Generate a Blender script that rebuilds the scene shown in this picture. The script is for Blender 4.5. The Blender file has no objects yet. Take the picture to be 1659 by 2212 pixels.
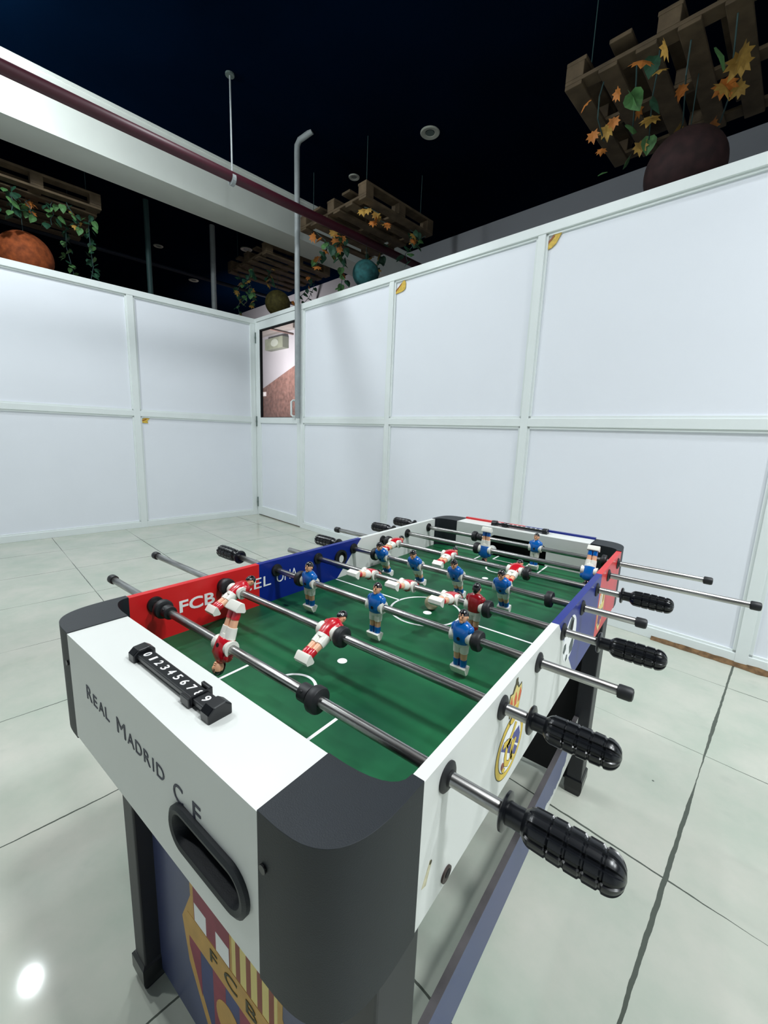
import bpy, bmesh, math, random
from mathutils import Vector, Matrix
from mathutils.geometry import tessellate_polygon
PI = math.pi
rnd = random.Random(7)
S = bpy.context.scene
COL = S.collection

# ------------------------------------------------------------------ camera, world, lights, exposure
CAM = Vector((0.4585, -0.783, 1.0673))
cr = Vector((0.7902968, 0.6114764, 0.0390845)); cu = Vector((-0.1416629, 0.1202861, 0.9825797)); cf = Vector((-0.5961229, 0.7820664, -0.1816853))
cam = bpy.data.cameras.new('camera'); cam.sensor_fit = 'HORIZONTAL'; cam.sensor_width = 36.0
cam.lens = 36.0 * 901.604 / 1659.0; cam.clip_start = 0.01
co = bpy.data.objects.new('camera', cam); COL.objects.link(co)
M = Matrix((cr, cu, -cf)).transposed().to_4x4(); M.translation = CAM
co.matrix_world = M
S.camera = co
S.view_settings.view_transform = 'Standard'; S.view_settings.look = 'None'
S.view_settings.gamma = 1.0; S.view_settings.use_curve_mapping = False
S.view_settings.exposure = 0.0
W = bpy.data.worlds.new('world'); S.world = W; W.use_nodes = True
W.node_tree.nodes['Background'].inputs[0].default_value = (0.35, 0.5, 0.75, 1)
W.node_tree.nodes['Background'].inputs[1].default_value = 0.012

# room frame: s along the far right partition, t towards the space behind it, origin at the room corner
RC = Vector((-4.02131, 2.42177, 0.0)); RA = -0.12273247
RM = Matrix.Translation(RC) @ Matrix.Rotation(RA, 4, 'Z')
CEIL = 3.85
def rp(s, t, z): return RM @ Vector((s, t, z))

def lamp(name, s, t, z, watts, size, color=(0.93, 0.98, 1.0), spread=165, rot=(0, 0, 0)):
    l = bpy.data.lights.new(name, 'AREA'); l.shape = 'DISK'; l.size = size; l.energy = watts; l.color = color
    l.spread = math.radians(spread)
    o = bpy.data.objects.new(name, l); COL.objects.link(o)
    o.location = rp(s, t, z); o.rotation_euler = (rot[0], rot[1], rot[2] + RA)
    return o
# two bare bulbs hang in the room (s, t, z, watts) and three downlights are lit on the right, then three added fills (s, t, watts, size); their meshes come with the overhead services
BULBS = [(0.975, -2.655, 3.50, 96), (3.40, -1.80, 3.50, 32)]
LIT = [(5.825, -2.125, 37, 0.26), (7.0, -1.88, 42, 0.26), (5.88, -0.91, 29, 0.26), (2.5, -2.75, 25, 0.17), (1.8, -1.2, 17, 0.17), (2.6, -3.7, 24, 0.17)]
for s_, t_, w_, z_ in LIT: lamp('downlight_and_fill_lamp', s_, t_, CEIL - 0.02, w_, z_, spread=142 if s_ > 5 else 162)
BULB_R = 0.040
lamp('lobby_lamp', -3.0, 1.2, 2.25, 52, 0.30, (1.0, 0.92, 0.91), 170, (math.radians(102), 0, math.radians(10)))

# ------------------------------------------------------------------ materials
def lin(c):
    if isinstance(c, str): c = tuple(int(c[i:i + 2], 16) for i in (0, 2, 4))
    return tuple((x / 255 / 12.92) if x / 255 <= 0.04045 else ((x / 255 + 0.055) / 1.055) ** 2.4 for x in c)
MATS = {}
def mat(name, c, rough=0.5, metal=0.0, spec=0.5, noise=0.0, nscale=30.0, bump=0.0, bscale=200.0, coat=0.0, trans=0.0):
    if name in MATS: return MATS[name]
    m = bpy.data.materials.new(name); m.use_nodes = True
    nt = m.node_tree; b = nt.nodes['Principled BSDF']; L = nt.links.new
    col = lin(c)
    b.inputs['Base Color'].default_value = (*col, 1); b.inputs['Roughness'].default_value = rough
    b.inputs['Metallic'].default_value = metal; b.inputs['Specular IOR Level'].default_value = spec
    b.inputs['Coat Weight'].default_value = coat; b.inputs['Transmission Weight'].default_value = trans
    if noise or bump:
        tc = nt.nodes.new('ShaderNodeTexCoord')
    if noise:
        n = nt.nodes.new('ShaderNodeTexNoise'); n.inputs['Scale'].default_value = nscale; n.inputs['Detail'].default_value = 5
        L(tc.outputs['Object'], n.inputs['Vector'])
        r = nt.nodes.new('ShaderNodeMapRange'); r.inputs[1].default_value = 0.3; r.inputs[2].default_value = 0.7
        r.inputs[3].default_value = 1 - noise; r.inputs[4].default_value = 1 + noise
        L(n.outputs['Fac'], r.inputs[0])
        x = nt.nodes.new('ShaderNodeVectorMath'); x.operation = 'SCALE'; x.inputs[0].default_value = col
        L(r.outputs[0], x.inputs['Scale']); L(x.outputs[0], b.inputs['Base Color'])
    if bump:
        n2 = nt.nodes.new('ShaderNodeTexNoise'); n2.inputs['Scale'].default_value = bscale; n2.inputs['Detail'].default_value = 3
        L(tc.outputs['Object'], n2.inputs['Vector'])
        bp = nt.nodes.new('ShaderNodeBump'); bp.inputs['Strength'].default_value = bump; bp.inputs['Distance'].default_value = 0.002
        L(n2.outputs['Fac'], bp.inputs['Height']); L(bp.outputs[0], b.inputs['Normal'])
    MATS[name] = m
    return m

m_panel = mat('partition sheet', (236, 239, 246), 0.45, noise=0.012, nscale=2.2, bump=0.02, bscale=90)
m_alu = mat('white aluminium', (232, 238, 237), 0.35, noise=0.02, nscale=6)
m_white = mat('white laminate', (221, 223, 219), 0.38, noise=0.015, nscale=12)
m_black = mat('black plastic', (16, 23, 30), 0.55, noise=0.08, nscale=40, bump=0.15, bscale=900)
m_rubber = mat('black rubber', (27, 28, 31), 0.5, noise=0.1, nscale=60)
m_gloss = mat('black gloss plastic', (16, 18, 22), 0.28)
m_deep = mat('black void', (8, 9, 13), 0.8)
m_red = mat('red laminate', (214, 30, 34), 0.35, noise=0.03, nscale=20)
m_blue = mat('blue laminate', (8, 34, 126), 0.36, spec=0.35, noise=0.03, nscale=20)
m_navy = mat('navy board', (62, 70, 108), 0.35, noise=0.12, nscale=8)
m_leg = mat('black legs', (24, 26, 33), 0.45, noise=0.1, nscale=20)
m_ink = mat('navy ink', (44, 46, 66), 0.5, noise=0.2, nscale=90)
m_wink = mat('white ink', (246, 246, 246), 0.5)
m_gold = mat('gold ink', (222, 190, 66), 0.5, noise=0.06, nscale=60)
m_gold2 = mat('old gold ink', (196, 152, 74), 0.5, noise=0.1, nscale=40)
m_line = mat('outline ink', (70, 66, 40), 0.6)
m_purple = mat('blue violet ink', (66, 70, 140), 0.5)
m_claret = mat('claret ink', (140, 44, 66), 0.5, noise=0.12, nscale=40)
m_orange = mat('orange red ink', (214, 92, 44), 0.5)
m_yel = mat('pale yellow ink', (226, 208, 128), 0.5)
m_brown = mat('brown red ink', (138, 62, 40), 0.5)
m_crestblue = mat('crest blue ink', (52, 62, 110), 0.5, noise=0.15, nscale=30)
m_skin = mat('painted skin', (236, 178, 142), 0.35)
m_skin2 = mat('painted face', (240, 180, 142), 0.4)
m_shirtr = mat('red paint', (196, 22, 38), 0.22, coat=0.4)
m_shirtd = mat('dark red paint', (150, 16, 28), 0.25, coat=0.4)
m_shirtb = mat('blue paint', (10, 100, 186), 0.22, coat=0.4)
m_short = mat('white figure plastic', (236, 234, 224), 0.35)
m_hair = mat('black hair paint', (14, 15, 19), 0.25, coat=0.5)
m_grey = mat('grey pipe', (150, 156, 158), 0.5, noise=0.08, nscale=20)
m_pipe = mat('red brown pipe', (62, 15, 30), 0.5, noise=0.1, nscale=12)
m_beam = mat('beam plaster', (232, 236, 230), 0.7, noise=0.04, nscale=2.5, bump=0.1, bscale=60)
m_fwall = mat('far wall plaster', (170, 172, 178), 0.8, noise=0.03, nscale=2)
m_ceil = mat('black ceiling paint', (2, 13, 30), 0.9, spec=0.0, noise=0.2, nscale=1.0)
m_wood = mat('pallet wood', (96, 80, 60), 0.8, noise=0.35, nscale=9)
m_lo = mat('orange leaf', (206, 128, 58), 0.6, noise=0.2, nscale=30)
m_ly = mat('yellow leaf', (196, 154, 74), 0.6, noise=0.2, nscale=30)
m_lg = mat('green leaf', (96, 146, 88), 0.55, noise=0.25, nscale=30)
m_ld = mat('dark green leaf', (40, 84, 62), 0.55, noise=0.25, nscale=30)
m_vine = mat('vine stem', (56, 84, 84), 0.6)
m_tape = mat('yellow tape', (214, 178, 64), 0.5, noise=0.2, nscale=60)
m_tape2 = mat('brown tape', (150, 84, 34), 0.5)
m_dado = mat('brown granite', (122, 94, 86), 0.4, noise=0.35, nscale=14)
m_trim = mat('downlight trim', (168, 170, 160), 0.5)
m_lens = mat('dim downlight lens', (92, 104, 100), 0.3)
m_dirt = mat('brown dirt', (112, 86, 58), 0.9, noise=0.5, nscale=40, bump=0.5, bscale=120)
m_hinge = mat('hinge metal', (120, 134, 130), 0.4, metal=0.5)
m_scar = mat('worn chipboard', (196, 190, 160), 0.8, noise=0.2, nscale=150)

def chrome():
    m = bpy.data.materials.new('worn chrome'); m.use_nodes = True; nt = m.node_tree; b = nt.nodes['Principled BSDF']; L = nt.links.new
    b.inputs['Metallic'].default_value = 1.0
    tc = nt.nodes.new('ShaderNodeTexCoord'); mp = nt.nodes.new('ShaderNodeMapping'); mp.inputs['Scale'].default_value = (14, 160, 160)
    L(tc.outputs['Object'], mp.inputs['Vector'])
    n = nt.nodes.new('ShaderNodeTexNoise'); n.inputs['Scale'].default_value = 1.0; n.inputs['Detail'].default_value = 6
    L(mp.outputs[0], n.inputs['Vector'])
    r = nt.nodes.new('ShaderNodeValToRGB'); r.color_ramp.elements[0].position = 0.35; r.color_ramp.elements[0].color = (0.20, 0.19, 0.18, 1)
    r.color_ramp.elements[1].position = 0.68; r.color_ramp.elements[1].color = (0.60, 0.60, 0.59, 1)
    L(n.outputs['Fac'], r.inputs[0]); L(r.outputs[0], b.inputs['Base Color'])
    q = nt.nodes.new('ShaderNodeMapRange'); q.inputs[3].default_value = 0.42; q.inputs[4].default_value = 0.22
    L(n.outputs['Fac'], q.inputs[0]); L(q.outputs[0], b.inputs['Roughness'])
    return m
m_chrome = chrome()

def floor_mat():
    m = bpy.data.materials.new('glazed floor tiles'); m.use_nodes = True; nt = m.node_tree; b = nt.nodes['Principled BSDF']; L = nt.links.new
    N = nt.nodes.new
    tc = N('ShaderNodeTexCoord')
    sp = N('ShaderNodeSeparateXYZ'); L(tc.outputs['Object'], sp.inputs[0])
    def math_(op, a, bb=None, c=None):
        x = N('ShaderNodeMath'); x.operation = op
        for i, v in enumerate((a, bb, c)):
            if v is None: continue
            if isinstance(v, (int, float)): x.inputs[i].default_value = v
            else: L(v, x.inputs[i])
        return x.outputs[0]
    T = 0.6045
    nz = N('ShaderNodeTexNoise'); nz.inputs['Scale'].default_value = 22; nz.inputs['Detail'].default_value = 4; L(tc.outputs['Object'], nz.inputs['Vector'])
    jit = math_('MULTIPLY', math_('SUBTRACT', nz.outputs['Fac'], 0.5), 0.006)
    def dist(o, off):
        u = math_('DIVIDE', math_('SUBTRACT', math_('ADD', o, jit), off), T)
        fr = math_('FRACT', math_('ADD', u, 100.5))
        return math_('MULTIPLY', math_('ABSOLUTE', math_('SUBTRACT', fr, 0.5)), T)
    du = dist(sp.outputs[0], 4.762); dv = dist(sp.outputs[1], -0.285)
    # joint width wanders and nearly closes in places
    n2 = N('ShaderNodeTexNoise'); n2.inputs['Scale'].default_value = 1.7; n2.inputs['Detail'].default_value = 2; L(tc.outputs['Object'], n2.inputs['Vector'])
    wid = N('ShaderNodeMapRange'); wid.inputs[1].default_value = 0.36; wid.inputs[2].default_value = 0.66; wid.inputs[3].default_value = 0.0005; wid.inputs[4].default_value = 0.0034
    L(n2.outputs['Fac'], wid.inputs[0])
    # the joint line s=4.76 is the broad dirty one
    near = N('ShaderNodeMapRange'); near.inputs[1].default_value = 0.2; near.inputs[2].default_value = 0.3; near.inputs[3].default_value = 2.3; near.inputs[4].default_value = 1.0
    L(math_('ABSOLUTE', math_('SUBTRACT', sp.outputs[0], 4.762)), near.inputs[0])
    wu = math_('MULTIPLY', wid.outputs[0], near.outputs[0])
    gu = math_('LESS_THAN', du, wu); gv = math_('LESS_THAN', dv, wid.outputs[0])
    g = math_('MAXIMUM', gu, gv)
    base = N('ShaderNodeTexNoise'); base.inputs['Scale'].default_value = 3.2; base.inputs['Detail'].default_value = 8; base.inputs['Roughness'].default_value = 0.62; L(tc.outputs['Object'], base.inputs['Vector'])
    cr1 = N('ShaderNodeValToRGB'); cr1.color_ramp.elements[0].position = 0.30; cr1.color_ramp.elements[1].position = 0.72
    cr1.color_ramp.elements[0].color = (*lin((177, 187, 173)), 1); cr1.color_ramp.elements[1].color = (*lin((203, 202, 191)), 1)
    L(base.outputs['Fac'], cr1.inputs[0])
    # scattered dark specks and smears
    sk = N('ShaderNodeTexVoronoi'); sk.inputs['Scale'].default_value = 5.0; L(tc.outputs['Object'], sk.inputs['Vector'])
    spk = math_('LESS_THAN', sk.outputs['Distance'], 0.018)
    sm = N('ShaderNodeTexNoise'); sm.inputs['Scale'].default_value = 9; sm.inputs['Detail'].default_value = 6; L(tc.outputs['Object'], sm.inputs['Vector'])
    smr = N('ShaderNodeMapRange'); smr.inputs[1].default_value = 0.62; smr.inputs[2].default_value = 0.8; smr.inputs[3].default_value = 0; smr.inputs[4].default_value = 0.22
    L(sm.outputs['Fac'], smr.inputs[0])
    mx0 = N('ShaderNodeMix'); mx0.data_type = 'RGBA'; L(smr.outputs[0], mx0.inputs[0]); L(cr1.outputs[0], mx0.inputs[6]); mx0.inputs[7].default_value = (*lin((140, 152, 142)), 1)
    mx1 = N('ShaderNodeMix'); mx1.data_type = 'RGBA'; L(spk, mx1.inputs[0]); L(mx0.outputs[2], mx1.inputs[6]); mx1.inputs[7].default_value = (*lin((96, 104, 96)), 1)
    mx = N('ShaderNodeMix'); mx.data_type = 'RGBA'; L(g, mx.inputs[0]); L(mx1.outputs[2], mx.inputs[6]); mx.inputs[7].default_value = (*lin((86, 92, 84)), 1)
    L(mx.outputs[2], b.inputs['Base Color'])
    ro = N('ShaderNodeMapRange'); ro.inputs[3].default_value = 0.05; ro.inputs[4].default_value = 0.08; L(sm.outputs['Fac'], ro.inputs[0]); L(ro.outputs[0], b.inputs['Roughness'])
    b.inputs['Specular IOR Level'].default_value = 0.16
    bp = N('ShaderNodeBump'); bp.inputs['Strength'].default_value = 0.05; bp.inputs['Distance'].default_value = 0.001
    L(math_('SUBTRACT', base.outputs['Fac'], g), bp.inputs['Height']); L(bp.outputs[0], b.inputs['Normal'])
    return m

def field_mat():
    m = bpy.data.materials.new('green pitch'); m.use_nodes = True; nt = m.node_tree; b = nt.nodes['Principled BSDF']; L = nt.links.new; N = nt.nodes.new
    tc = N('ShaderNodeTexCoord')
    w = N('ShaderNodeTexWave'); w.bands_direction = 'Y'; w.inputs['Scale'].default_value = 2.3; w.inputs['Distortion'].default_value = 0.6
    w.inputs['Detail'].default_value = 1
    L(tc.outputs['Object'], w.inputs['Vector'])
    n = N('ShaderNodeTexNoise'); n.inputs['Scale'].default_value = 7; n.inputs['Detail'].default_value = 4; L(tc.outputs['Object'], n.inputs['Vector'])
    ad = N('ShaderNodeMath'); ad.operation = 'MULTIPLY_ADD'; L(w.outputs['Fac'], ad.inputs[0]); ad.inputs[1].default_value = 0.22
    L(n.outputs['Fac'], ad.inputs[2])
    r = N('ShaderNodeValToRGB'); r.color_ramp.elements[0].position = 0.35; r.color_ramp.elements[1].position = 0.85
    r.color_ramp.elements[0].color = (*lin((12, 66, 44)), 1); r.color_ramp.elements[1].color = (*lin((34, 106, 66)), 1)
    L(ad.outputs[0], r.inputs[0]); L(r.outputs[0], b.inputs['Base Color'])
    b.inputs['Roughness'].default_value = 0.45; b.inputs['Specular IOR Level'].default_value = 0.22
    return m
def lantern_mat(name, c, hole=0.42):
    m = bpy.data.materials.new(name); m.use_nodes = True; nt = m.node_tree; b = nt.nodes['Principled BSDF']; L = nt.links.new; N = nt.nodes.new
    tc = N('ShaderNodeTexCoord'); n = N('ShaderNodeTexNoise'); n.inputs['Scale'].default_value = 18; n.inputs['Detail'].default_value = 4
    L(tc.outputs['Object'], n.inputs['Vector'])
    r = N('ShaderNodeValToRGB'); r.color_ramp.elements[0].position = 0.35; r.color_ramp.elements[1].position = 0.7
    c0 = lin(c); r.color_ramp.elements[0].color = (*[x * 0.45 for x in c0], 1); r.color_ramp.elements[1].color = (*c0, 1)
    L(n.outputs['Fac'], r.inputs[0]); L(r.outputs[0], b.inputs['Base Color']); b.inputs['Roughness'].default_value = 0.8
    return m
def glass_mat():
    m = bpy.data.materials.new('clear pane'); m.use_nodes = True; nt = m.node_tree; L = nt.links.new
    out = nt.nodes['Material Output']; nt.nodes.remove(nt.nodes['Principled BSDF'])
    t = nt.nodes.new('ShaderNodeBsdfTransparent'); t.inputs[0].default_value = (0.97, 0.96, 0.96, 1)
    g = nt.nodes.new('ShaderNodeBsdfGlossy'); g.inputs['Roughness'].default_value = 0.02
    mx = nt.nodes.new('ShaderNodeMixShader'); mx.inputs[0].default_value = 0.05
    L(t.outputs[0], mx.inputs[1]); L(g.outputs[0], mx.inputs[2]); L(mx.outputs[0], out.inputs[0])
    return m
def emit_mat(watts):
    m = bpy.data.materials.new('lit bulb glass'); m.use_nodes = True; b = m.node_tree.nodes['Principled BSDF']
    b.inputs['Emission Color'].default_value = (0.90, 0.98, 1, 1); b.inputs['Emission Strength'].default_value = watts / (4 * PI * PI * BULB_R ** 2)
    return m
def stretcher_mat():
    m = bpy.data.materials.new('scuffed navy board'); m.use_nodes = True; nt = m.node_tree; b = nt.nodes['Principled BSDF']; L = nt.links.new; N = nt.nodes.new
    tc = N('ShaderNodeTexCoord'); sp = N('ShaderNodeSeparateXYZ'); L(tc.outputs['Object'], sp.inputs[0])
    n = N('ShaderNodeTexNoise'); n.inputs['Scale'].default_value = 26; n.inputs['Detail'].default_value = 5; L(tc.outputs['Object'], n.inputs['Vector'])
    # laminate peeled to white along the lower edge of the far half
    z = N('ShaderNodeMapRange'); z.inputs[1].default_value = 0.150; z.inputs[2].default_value = 0.185; z.inputs[3].default_value = 0.55; z.inputs[4].default_value = 0.0; L(sp.outputs[2], z.inputs[0])
    y = N('ShaderNodeMapRange'); y.inputs[1].default_value = 0.02; y.inputs[2].default_value = 0.14; L(sp.outputs[1], y.inputs[0])
    y2 = N('ShaderNodeMapRange'); y2.inputs[1].default_value = 0.33; y2.inputs[2].default_value = 0.42; y2.inputs[4].default_value = 0.7; L(sp.outputs[1], y2.inputs[0])
    mu = N('ShaderNodeMath'); mu.operation = 'MULTIPLY'; L(z.outputs[0], mu.inputs[0]); L(y.outputs[0], mu.inputs[1])
    a1 = N('ShaderNodeMath'); a1.operation = 'ADD'; L(mu.outputs[0], a1.inputs[0]); L(y2.outputs[0], a1.inputs[1])
    ad = N('ShaderNodeMath'); ad.operation = 'ADD'; L(a1.outputs[0], ad.inputs[0]); L(n.outputs['Fac'], ad.inputs[1])
    gt = N('ShaderNodeMath'); gt.operation = 'GREATER_THAN'; gt.inputs[1].default_value = 0.80; L(ad.outputs[0], gt.inputs[0])
    mx = N('ShaderNodeMix'); mx.data_type = 'RGBA'; L(gt.outputs[0], mx.inputs[0])
    mx.inputs[6].default_value = (*lin((70, 78, 118)), 1); mx.inputs[7].default_value = (*lin((214, 216, 210)), 1)
    L(mx.outputs[2], b.inputs['Base Color']); b.inputs['Roughness'].default_value = 0.4
    return m

# ------------------------------------------------------------------ mesh helpers
class MB:
    def __init__(s): s.v = []; s.f = []; s.mi = []
    def add(s, vs, fs, mi=0):
        o = len(s.v); s.v += [tuple(v) for v in vs]
        for f in fs: s.f.append(tuple(i + o for i in f)); s.mi.append(mi)
        return s
    def box(s, x0, x1, y0, y1, z0, z1, mi=0):
        return s.add([(x0, y0, z0), (x1, y0, z0), (x1, y1, z0), (x0, y1, z0), (x0, y0, z1), (x1, y0, z1), (x1, y1, z1), (x0, y1, z1)],
                     [(0, 3, 2, 1), (4, 5, 6, 7), (0, 1, 5, 4), (1, 2, 6, 5), (2, 3, 7, 6), (3, 0, 4, 7)], mi)
    def tube(s, pts, r, seg=12, mi=0, caps=True):
        pts = [Vector(p) for p in pts]; rs = r if isinstance(r, (list, tuple)) else [r] * len(pts)
        rings = []; up = None
        for i, p in enumerate(pts):
            d = (pts[min(i + 1, len(pts) - 1)] - pts[max(i - 1, 0)]).normalized()
            if up is None:
                up = Vector((0, 0, 1)) if abs(d.z) < 0.9 else Vector((1, 0, 0))
            a = d.cross(up).normalized(); b = a.cross(d).normalized(); up = b
            rings.append([p + (a * math.cos(2 * PI * k / seg) + b * math.sin(2 * PI * k / seg)) * rs[i] for k in range(seg)])
        return s.loft(rings, mi, caps)
    def loft(s, rings, mi=0, caps=True):
        n = len(rings[0]); vs = [v for r in rings for v in r]; fs = []
        for i in range(len(rings) - 1):
            for k in range(n):
                k2 = (k + 1) % n
                fs.append((i * n + k, i * n + k2, (i + 1) * n + k2, (i + 1) * n + k))
        if caps:
            fs.append(tuple(range(n))[::-1]); fs.append(tuple((len(rings) - 1) * n + k for k in range(n)))
        return s.add(vs, fs, mi)
    def ell(s, c, r, mi=0, seg=18, rings=10, z0=-1.0, z1=1.0):
        R = []
        for i in range(rings + 1):
            a = math.asin(z0) + (math.asin(z1) - math.asin(z0)) * i / rings
            cc = max(math.cos(a), 1e-3)
            R.append([(c[0] + r[0] * cc * math.cos(2 * PI * k / seg), c[1] + r[1] * cc * math.sin(2 * PI * k / seg), c[2] + r[2] * math.sin(a)) for k in range(seg)])
        return s.loft(R, mi)
    def lathe_x(s, prof, seg=24, mi=0, c=(0, 0, 0)):      # prof: (x, r)
        return s.loft([[(c[0] + x, c[1] + r * math.cos(2 * PI * k / seg), c[2] + r * math.sin(2 * PI * k / seg)) for k in range(seg)] for x, r in prof], mi)
    def plate(s, outer, holes, a0, a1, fn, mi=0):         # 2-D outline with holes, thickness a0..a1; fn(u,v,a)->xyz
        loops = [outer] + list(holes); flat = [p for l in loops for p in l]
        tri = tessellate_polygon([[Vector((p[0], p[1], 0)) for p in l] for l in loops])
        n = len(flat); vs = [fn(p[0], p[1], a1) for p in flat] + [fn(p[0], p[1], a0) for p in flat]
        fs = [tuple(t) for t in tri] + [tuple(i + n for i in t[::-1]) for t in tri]
        o = 0
        for l in loops:
            m = len(l)
            for i in range(m):
                j = (i + 1) % m; fs.append((o + i, o + i + n, o + j + n, o + j))
            o += m
        return s.add(vs, fs, mi)
    def build(s, name, mats, parent=None, smooth=False, bevel=0.0, loc=None, rot=None, room=False, fix=True):
        me = bpy.data.meshes.new(name); me.from_pydata(s.v, [], s.f)
        for m in (mats if isinstance(mats, (list, tuple)) else [mats]): me.materials.append(m)
        me.polygons.foreach_set('material_index', s.mi)
        if fix:
            bm = bmesh.new(); bm.from_mesh(me); bmesh.ops.recalc_face_normals(bm, faces=bm.faces); bm.to_mesh(me); bm.free()
        if smooth:
            me.polygons.foreach_set('use_smooth', [True] * len(me.polygons))
            me.set_sharp_from_angle(angle=math.radians(38))
        me.update()
        o = bpy.data.objects.new(name, me); COL.objects.link(o)
        if parent is not None: o.parent = parent
        if room: o.location = RC; o.rotation_euler = (0, 0, RA)
        if loc: o.location = loc
        if rot: o.rotation_euler = rot
        if bevel:
            b = o.modifiers.new('b', 'BEVEL'); b.width = bevel; b.segments = 2; b.limit_method = 'ANGLE'; b.angle_limit = math.radians(50)
        return o
def tag(o, label=None, cat=None, group=None, kind=None):
    if label: o['label'] = label
    if cat: o['category'] = cat
    if group: o['group'] = group
    if kind: o['kind'] = kind
    return o
def empty(name, loc=(0, 0, 0), rz=0.0):
    o = bpy.data.objects.new(name, None); COL.objects.link(o); o.location = loc; o.rotation_euler = (0, 0, rz); o.empty_display_size = 0.05
    return o
def circ(cx, cy, rx, ry=None, n=32, a0=0, a1=2 * PI):
    ry = rx if ry is None else ry; full = abs(a1 - a0 - 2 * PI) < 1e-6
    return [(cx + rx * math.cos(a0 + (a1 - a0) * i / (n if full else n - 1)), cy + ry * math.sin(a0 + (a1 - a0) * i / (n if full else n - 1))) for i in range(n)]
def stadium(cx, cy, hw, hh, n=14):
    c = hw - hh
    return [(cx + c + hh * math.cos(a), cy + hh * math.sin(a)) for a in [(-PI / 2 + PI * i / n) for i in range(n + 1)]] + \
           [(cx - c + hh * math.cos(a), cy + hh * math.sin(a)) for a in [(PI / 2 + PI * i / n) for i in range(n + 1)]]
def text_mesh(txt, bold=0.0, spacing=1.0):
    c = bpy.data.curves.new('lettering', 'FONT'); c.body = txt; c.size = 1; c.extrude = 0.004; c.offset = bold; c.space_character = spacing; c.resolution_u = 4
    o = bpy.data.objects.new('lettering', c); COL.objects.link(o)
    bpy.context.view_layer.update()
    me = bpy.data.meshes.new_from_object(o.evaluated_get(bpy.context.evaluated_depsgraph_get()))
    vs = [tuple(v.co) for v in me.vertices]; fs = [tuple(p.vertices) for p in me.polygons]
    bpy.data.objects.remove(o); bpy.data.curves.remove(c); bpy.data.meshes.remove(me)
    return vs, fs
def add_text(mb, txt, u0, u1, v0, v1, fn, mi=0, bold=0.0, ref=None):
    vs, fs = text_mesh(txt, bold)
    xs = [v[0] for v in vs]; ys = [v[1] for v in vs]
    x0, x1, y0, y1 = min(xs), max(xs), min(ys), max(ys)
    mb.add([fn(u0 + (v[0] - x0) / (x1 - x0) * (u1 - u0), v0 + (v[1] - y0) / (y1 - y0) * (v1 - v0), 0.0003 if v[2] > 0 else -0.0002) for v in vs], fs, mi)

# ------------------------------------------------------------------ room
def room_obj(mb, name, m, kind='structure', parent=None, **k):
    o = mb.build(name, m, parent, room=parent is None, **k)
    if parent is None and kind: o['kind'] = kind
    return o
SMAX, TMIN = 8.6, -6.2
fl = MB(); fl.add([(-9, -8, 0), (10, -8, 0), (10, 2.58, 0), (-9, 2.58, 0)], [(0, 1, 2, 3)])
room_obj(fl, 'floor', floor_mat())
ce = MB().box(-9, 10, -8, 2.7, CEIL, CEIL + 0.1)
room_obj(ce, 'ceiling', m_ceil)
room_obj(MB().box(-9, 10, 2.58, 2.7, 0, CEIL), 'wall_far', m_fwall)
room_obj(MB().box(-0.38, 0.042, -8, 2.58, 3.40, CEIL), 'beam', m_beam)
room_obj(MB().box(-0.02, 0.05, -8, 2.58, CEIL - 0.025, CEIL), 'trim_1', m_beam)
H_ = 2.355
def partition(name, posts, lo, hi, axis, sgn, pw=0.05, skip=None, brown=False):
    """framed sheet partition; axis 's' runs along s at t=0, axis 't' runs along t at s=0; the frame front is at depth 0"""
    def P(a0, a1, d0, d1, z0, z1):
        d0, d1 = sorted((d0 * sgn, d1 * sgn))
        return (a0, a1, d0, d1, z0, z1) if axis == 's' else (d0, d1, a0, a1, z0, z1)
    off = {'wall_right': (0, 0), 'wall_left': (0, 0), 'wall_back': (0, TMIN), 'wall_side': (SMAX, 0)}[name]
    def B(mb, *a):
        x0, x1, y0, y1, z0, z1 = P(*a); mb.box(x0 + off[0], x1 + off[0], y0 + off[1], y1 + off[1], z0, z1)
    sh = MB(); fr = MB(); be = MB()
    for i in range(len(posts) - 1):
        a, b = posts[i] + pw / 2, posts[i + 1] - pw / 2
        for z0, z1 in ((0.06, 1.157), (1.210, 2.300)):
            B(sh, a - 0.01, b + 0.01, 0.022, 0.030, z0 - 0.01, z1 + 0.01)
            for q in ((a, b, z0, z0 + 0.014), (a, b, z1 - 0.014, z1), (a, a + 0.014, z0, z1), (b - 0.014, b, z0, z1)):
                B(be, q[0], q[1], 0.010, 0.024, q[2], q[3])
    w = room_obj(sh, name, m_panel)
    for i, p in enumerate(posts):
        mb = MB(); B(mb, p - pw / 2, p + pw / 2, 0.0, 0.045, 0.0, H_ - 0.03); mb.build('mullion', m_alu, w, bevel=0.002)
    for nm, z0, z1, d in (('bottom_rail', 0.0, 0.062, 0.002), ('middle_rail', 1.157, 1.210, 0.002), ('top_rail', 2.300, H_, -0.004)):
        mb = MB(); B(mb, lo, hi, d, 0.047, z0, z1); mb.build(nm, m_alu, w, bevel=0.002)
    mb = be; mb.build('glazing_bead', m_alu, w)
    return w
wr = partition('wall_right', [0.968, 2.25, 3.515, 4.785, 6.05, 7.32, SMAX], 0.945, SMAX, 's', 1)
wl = partition('wall_left', [-0.032, -1.315, -2.585, -3.855, -5.12, TMIN], TMIN, 0.0, 't', -1, pw=0.058)
partition('wall_back', [0.0, 1.27, 2.54, 3.81, 5.08, 6.35, 7.6, SMAX], 0, SMAX, 's', -1)
partition('wall_side', [-0.03, -1.3, -2.57, -3.84, -5.1, TMIN], TMIN, 0, 't', 1)
# header over the door
room_obj(MB().box(-0.03, 0.95, -0.004, 0.047, 2.315, H_), 'trim_2', m_alu, bevel=0.002)
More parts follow.
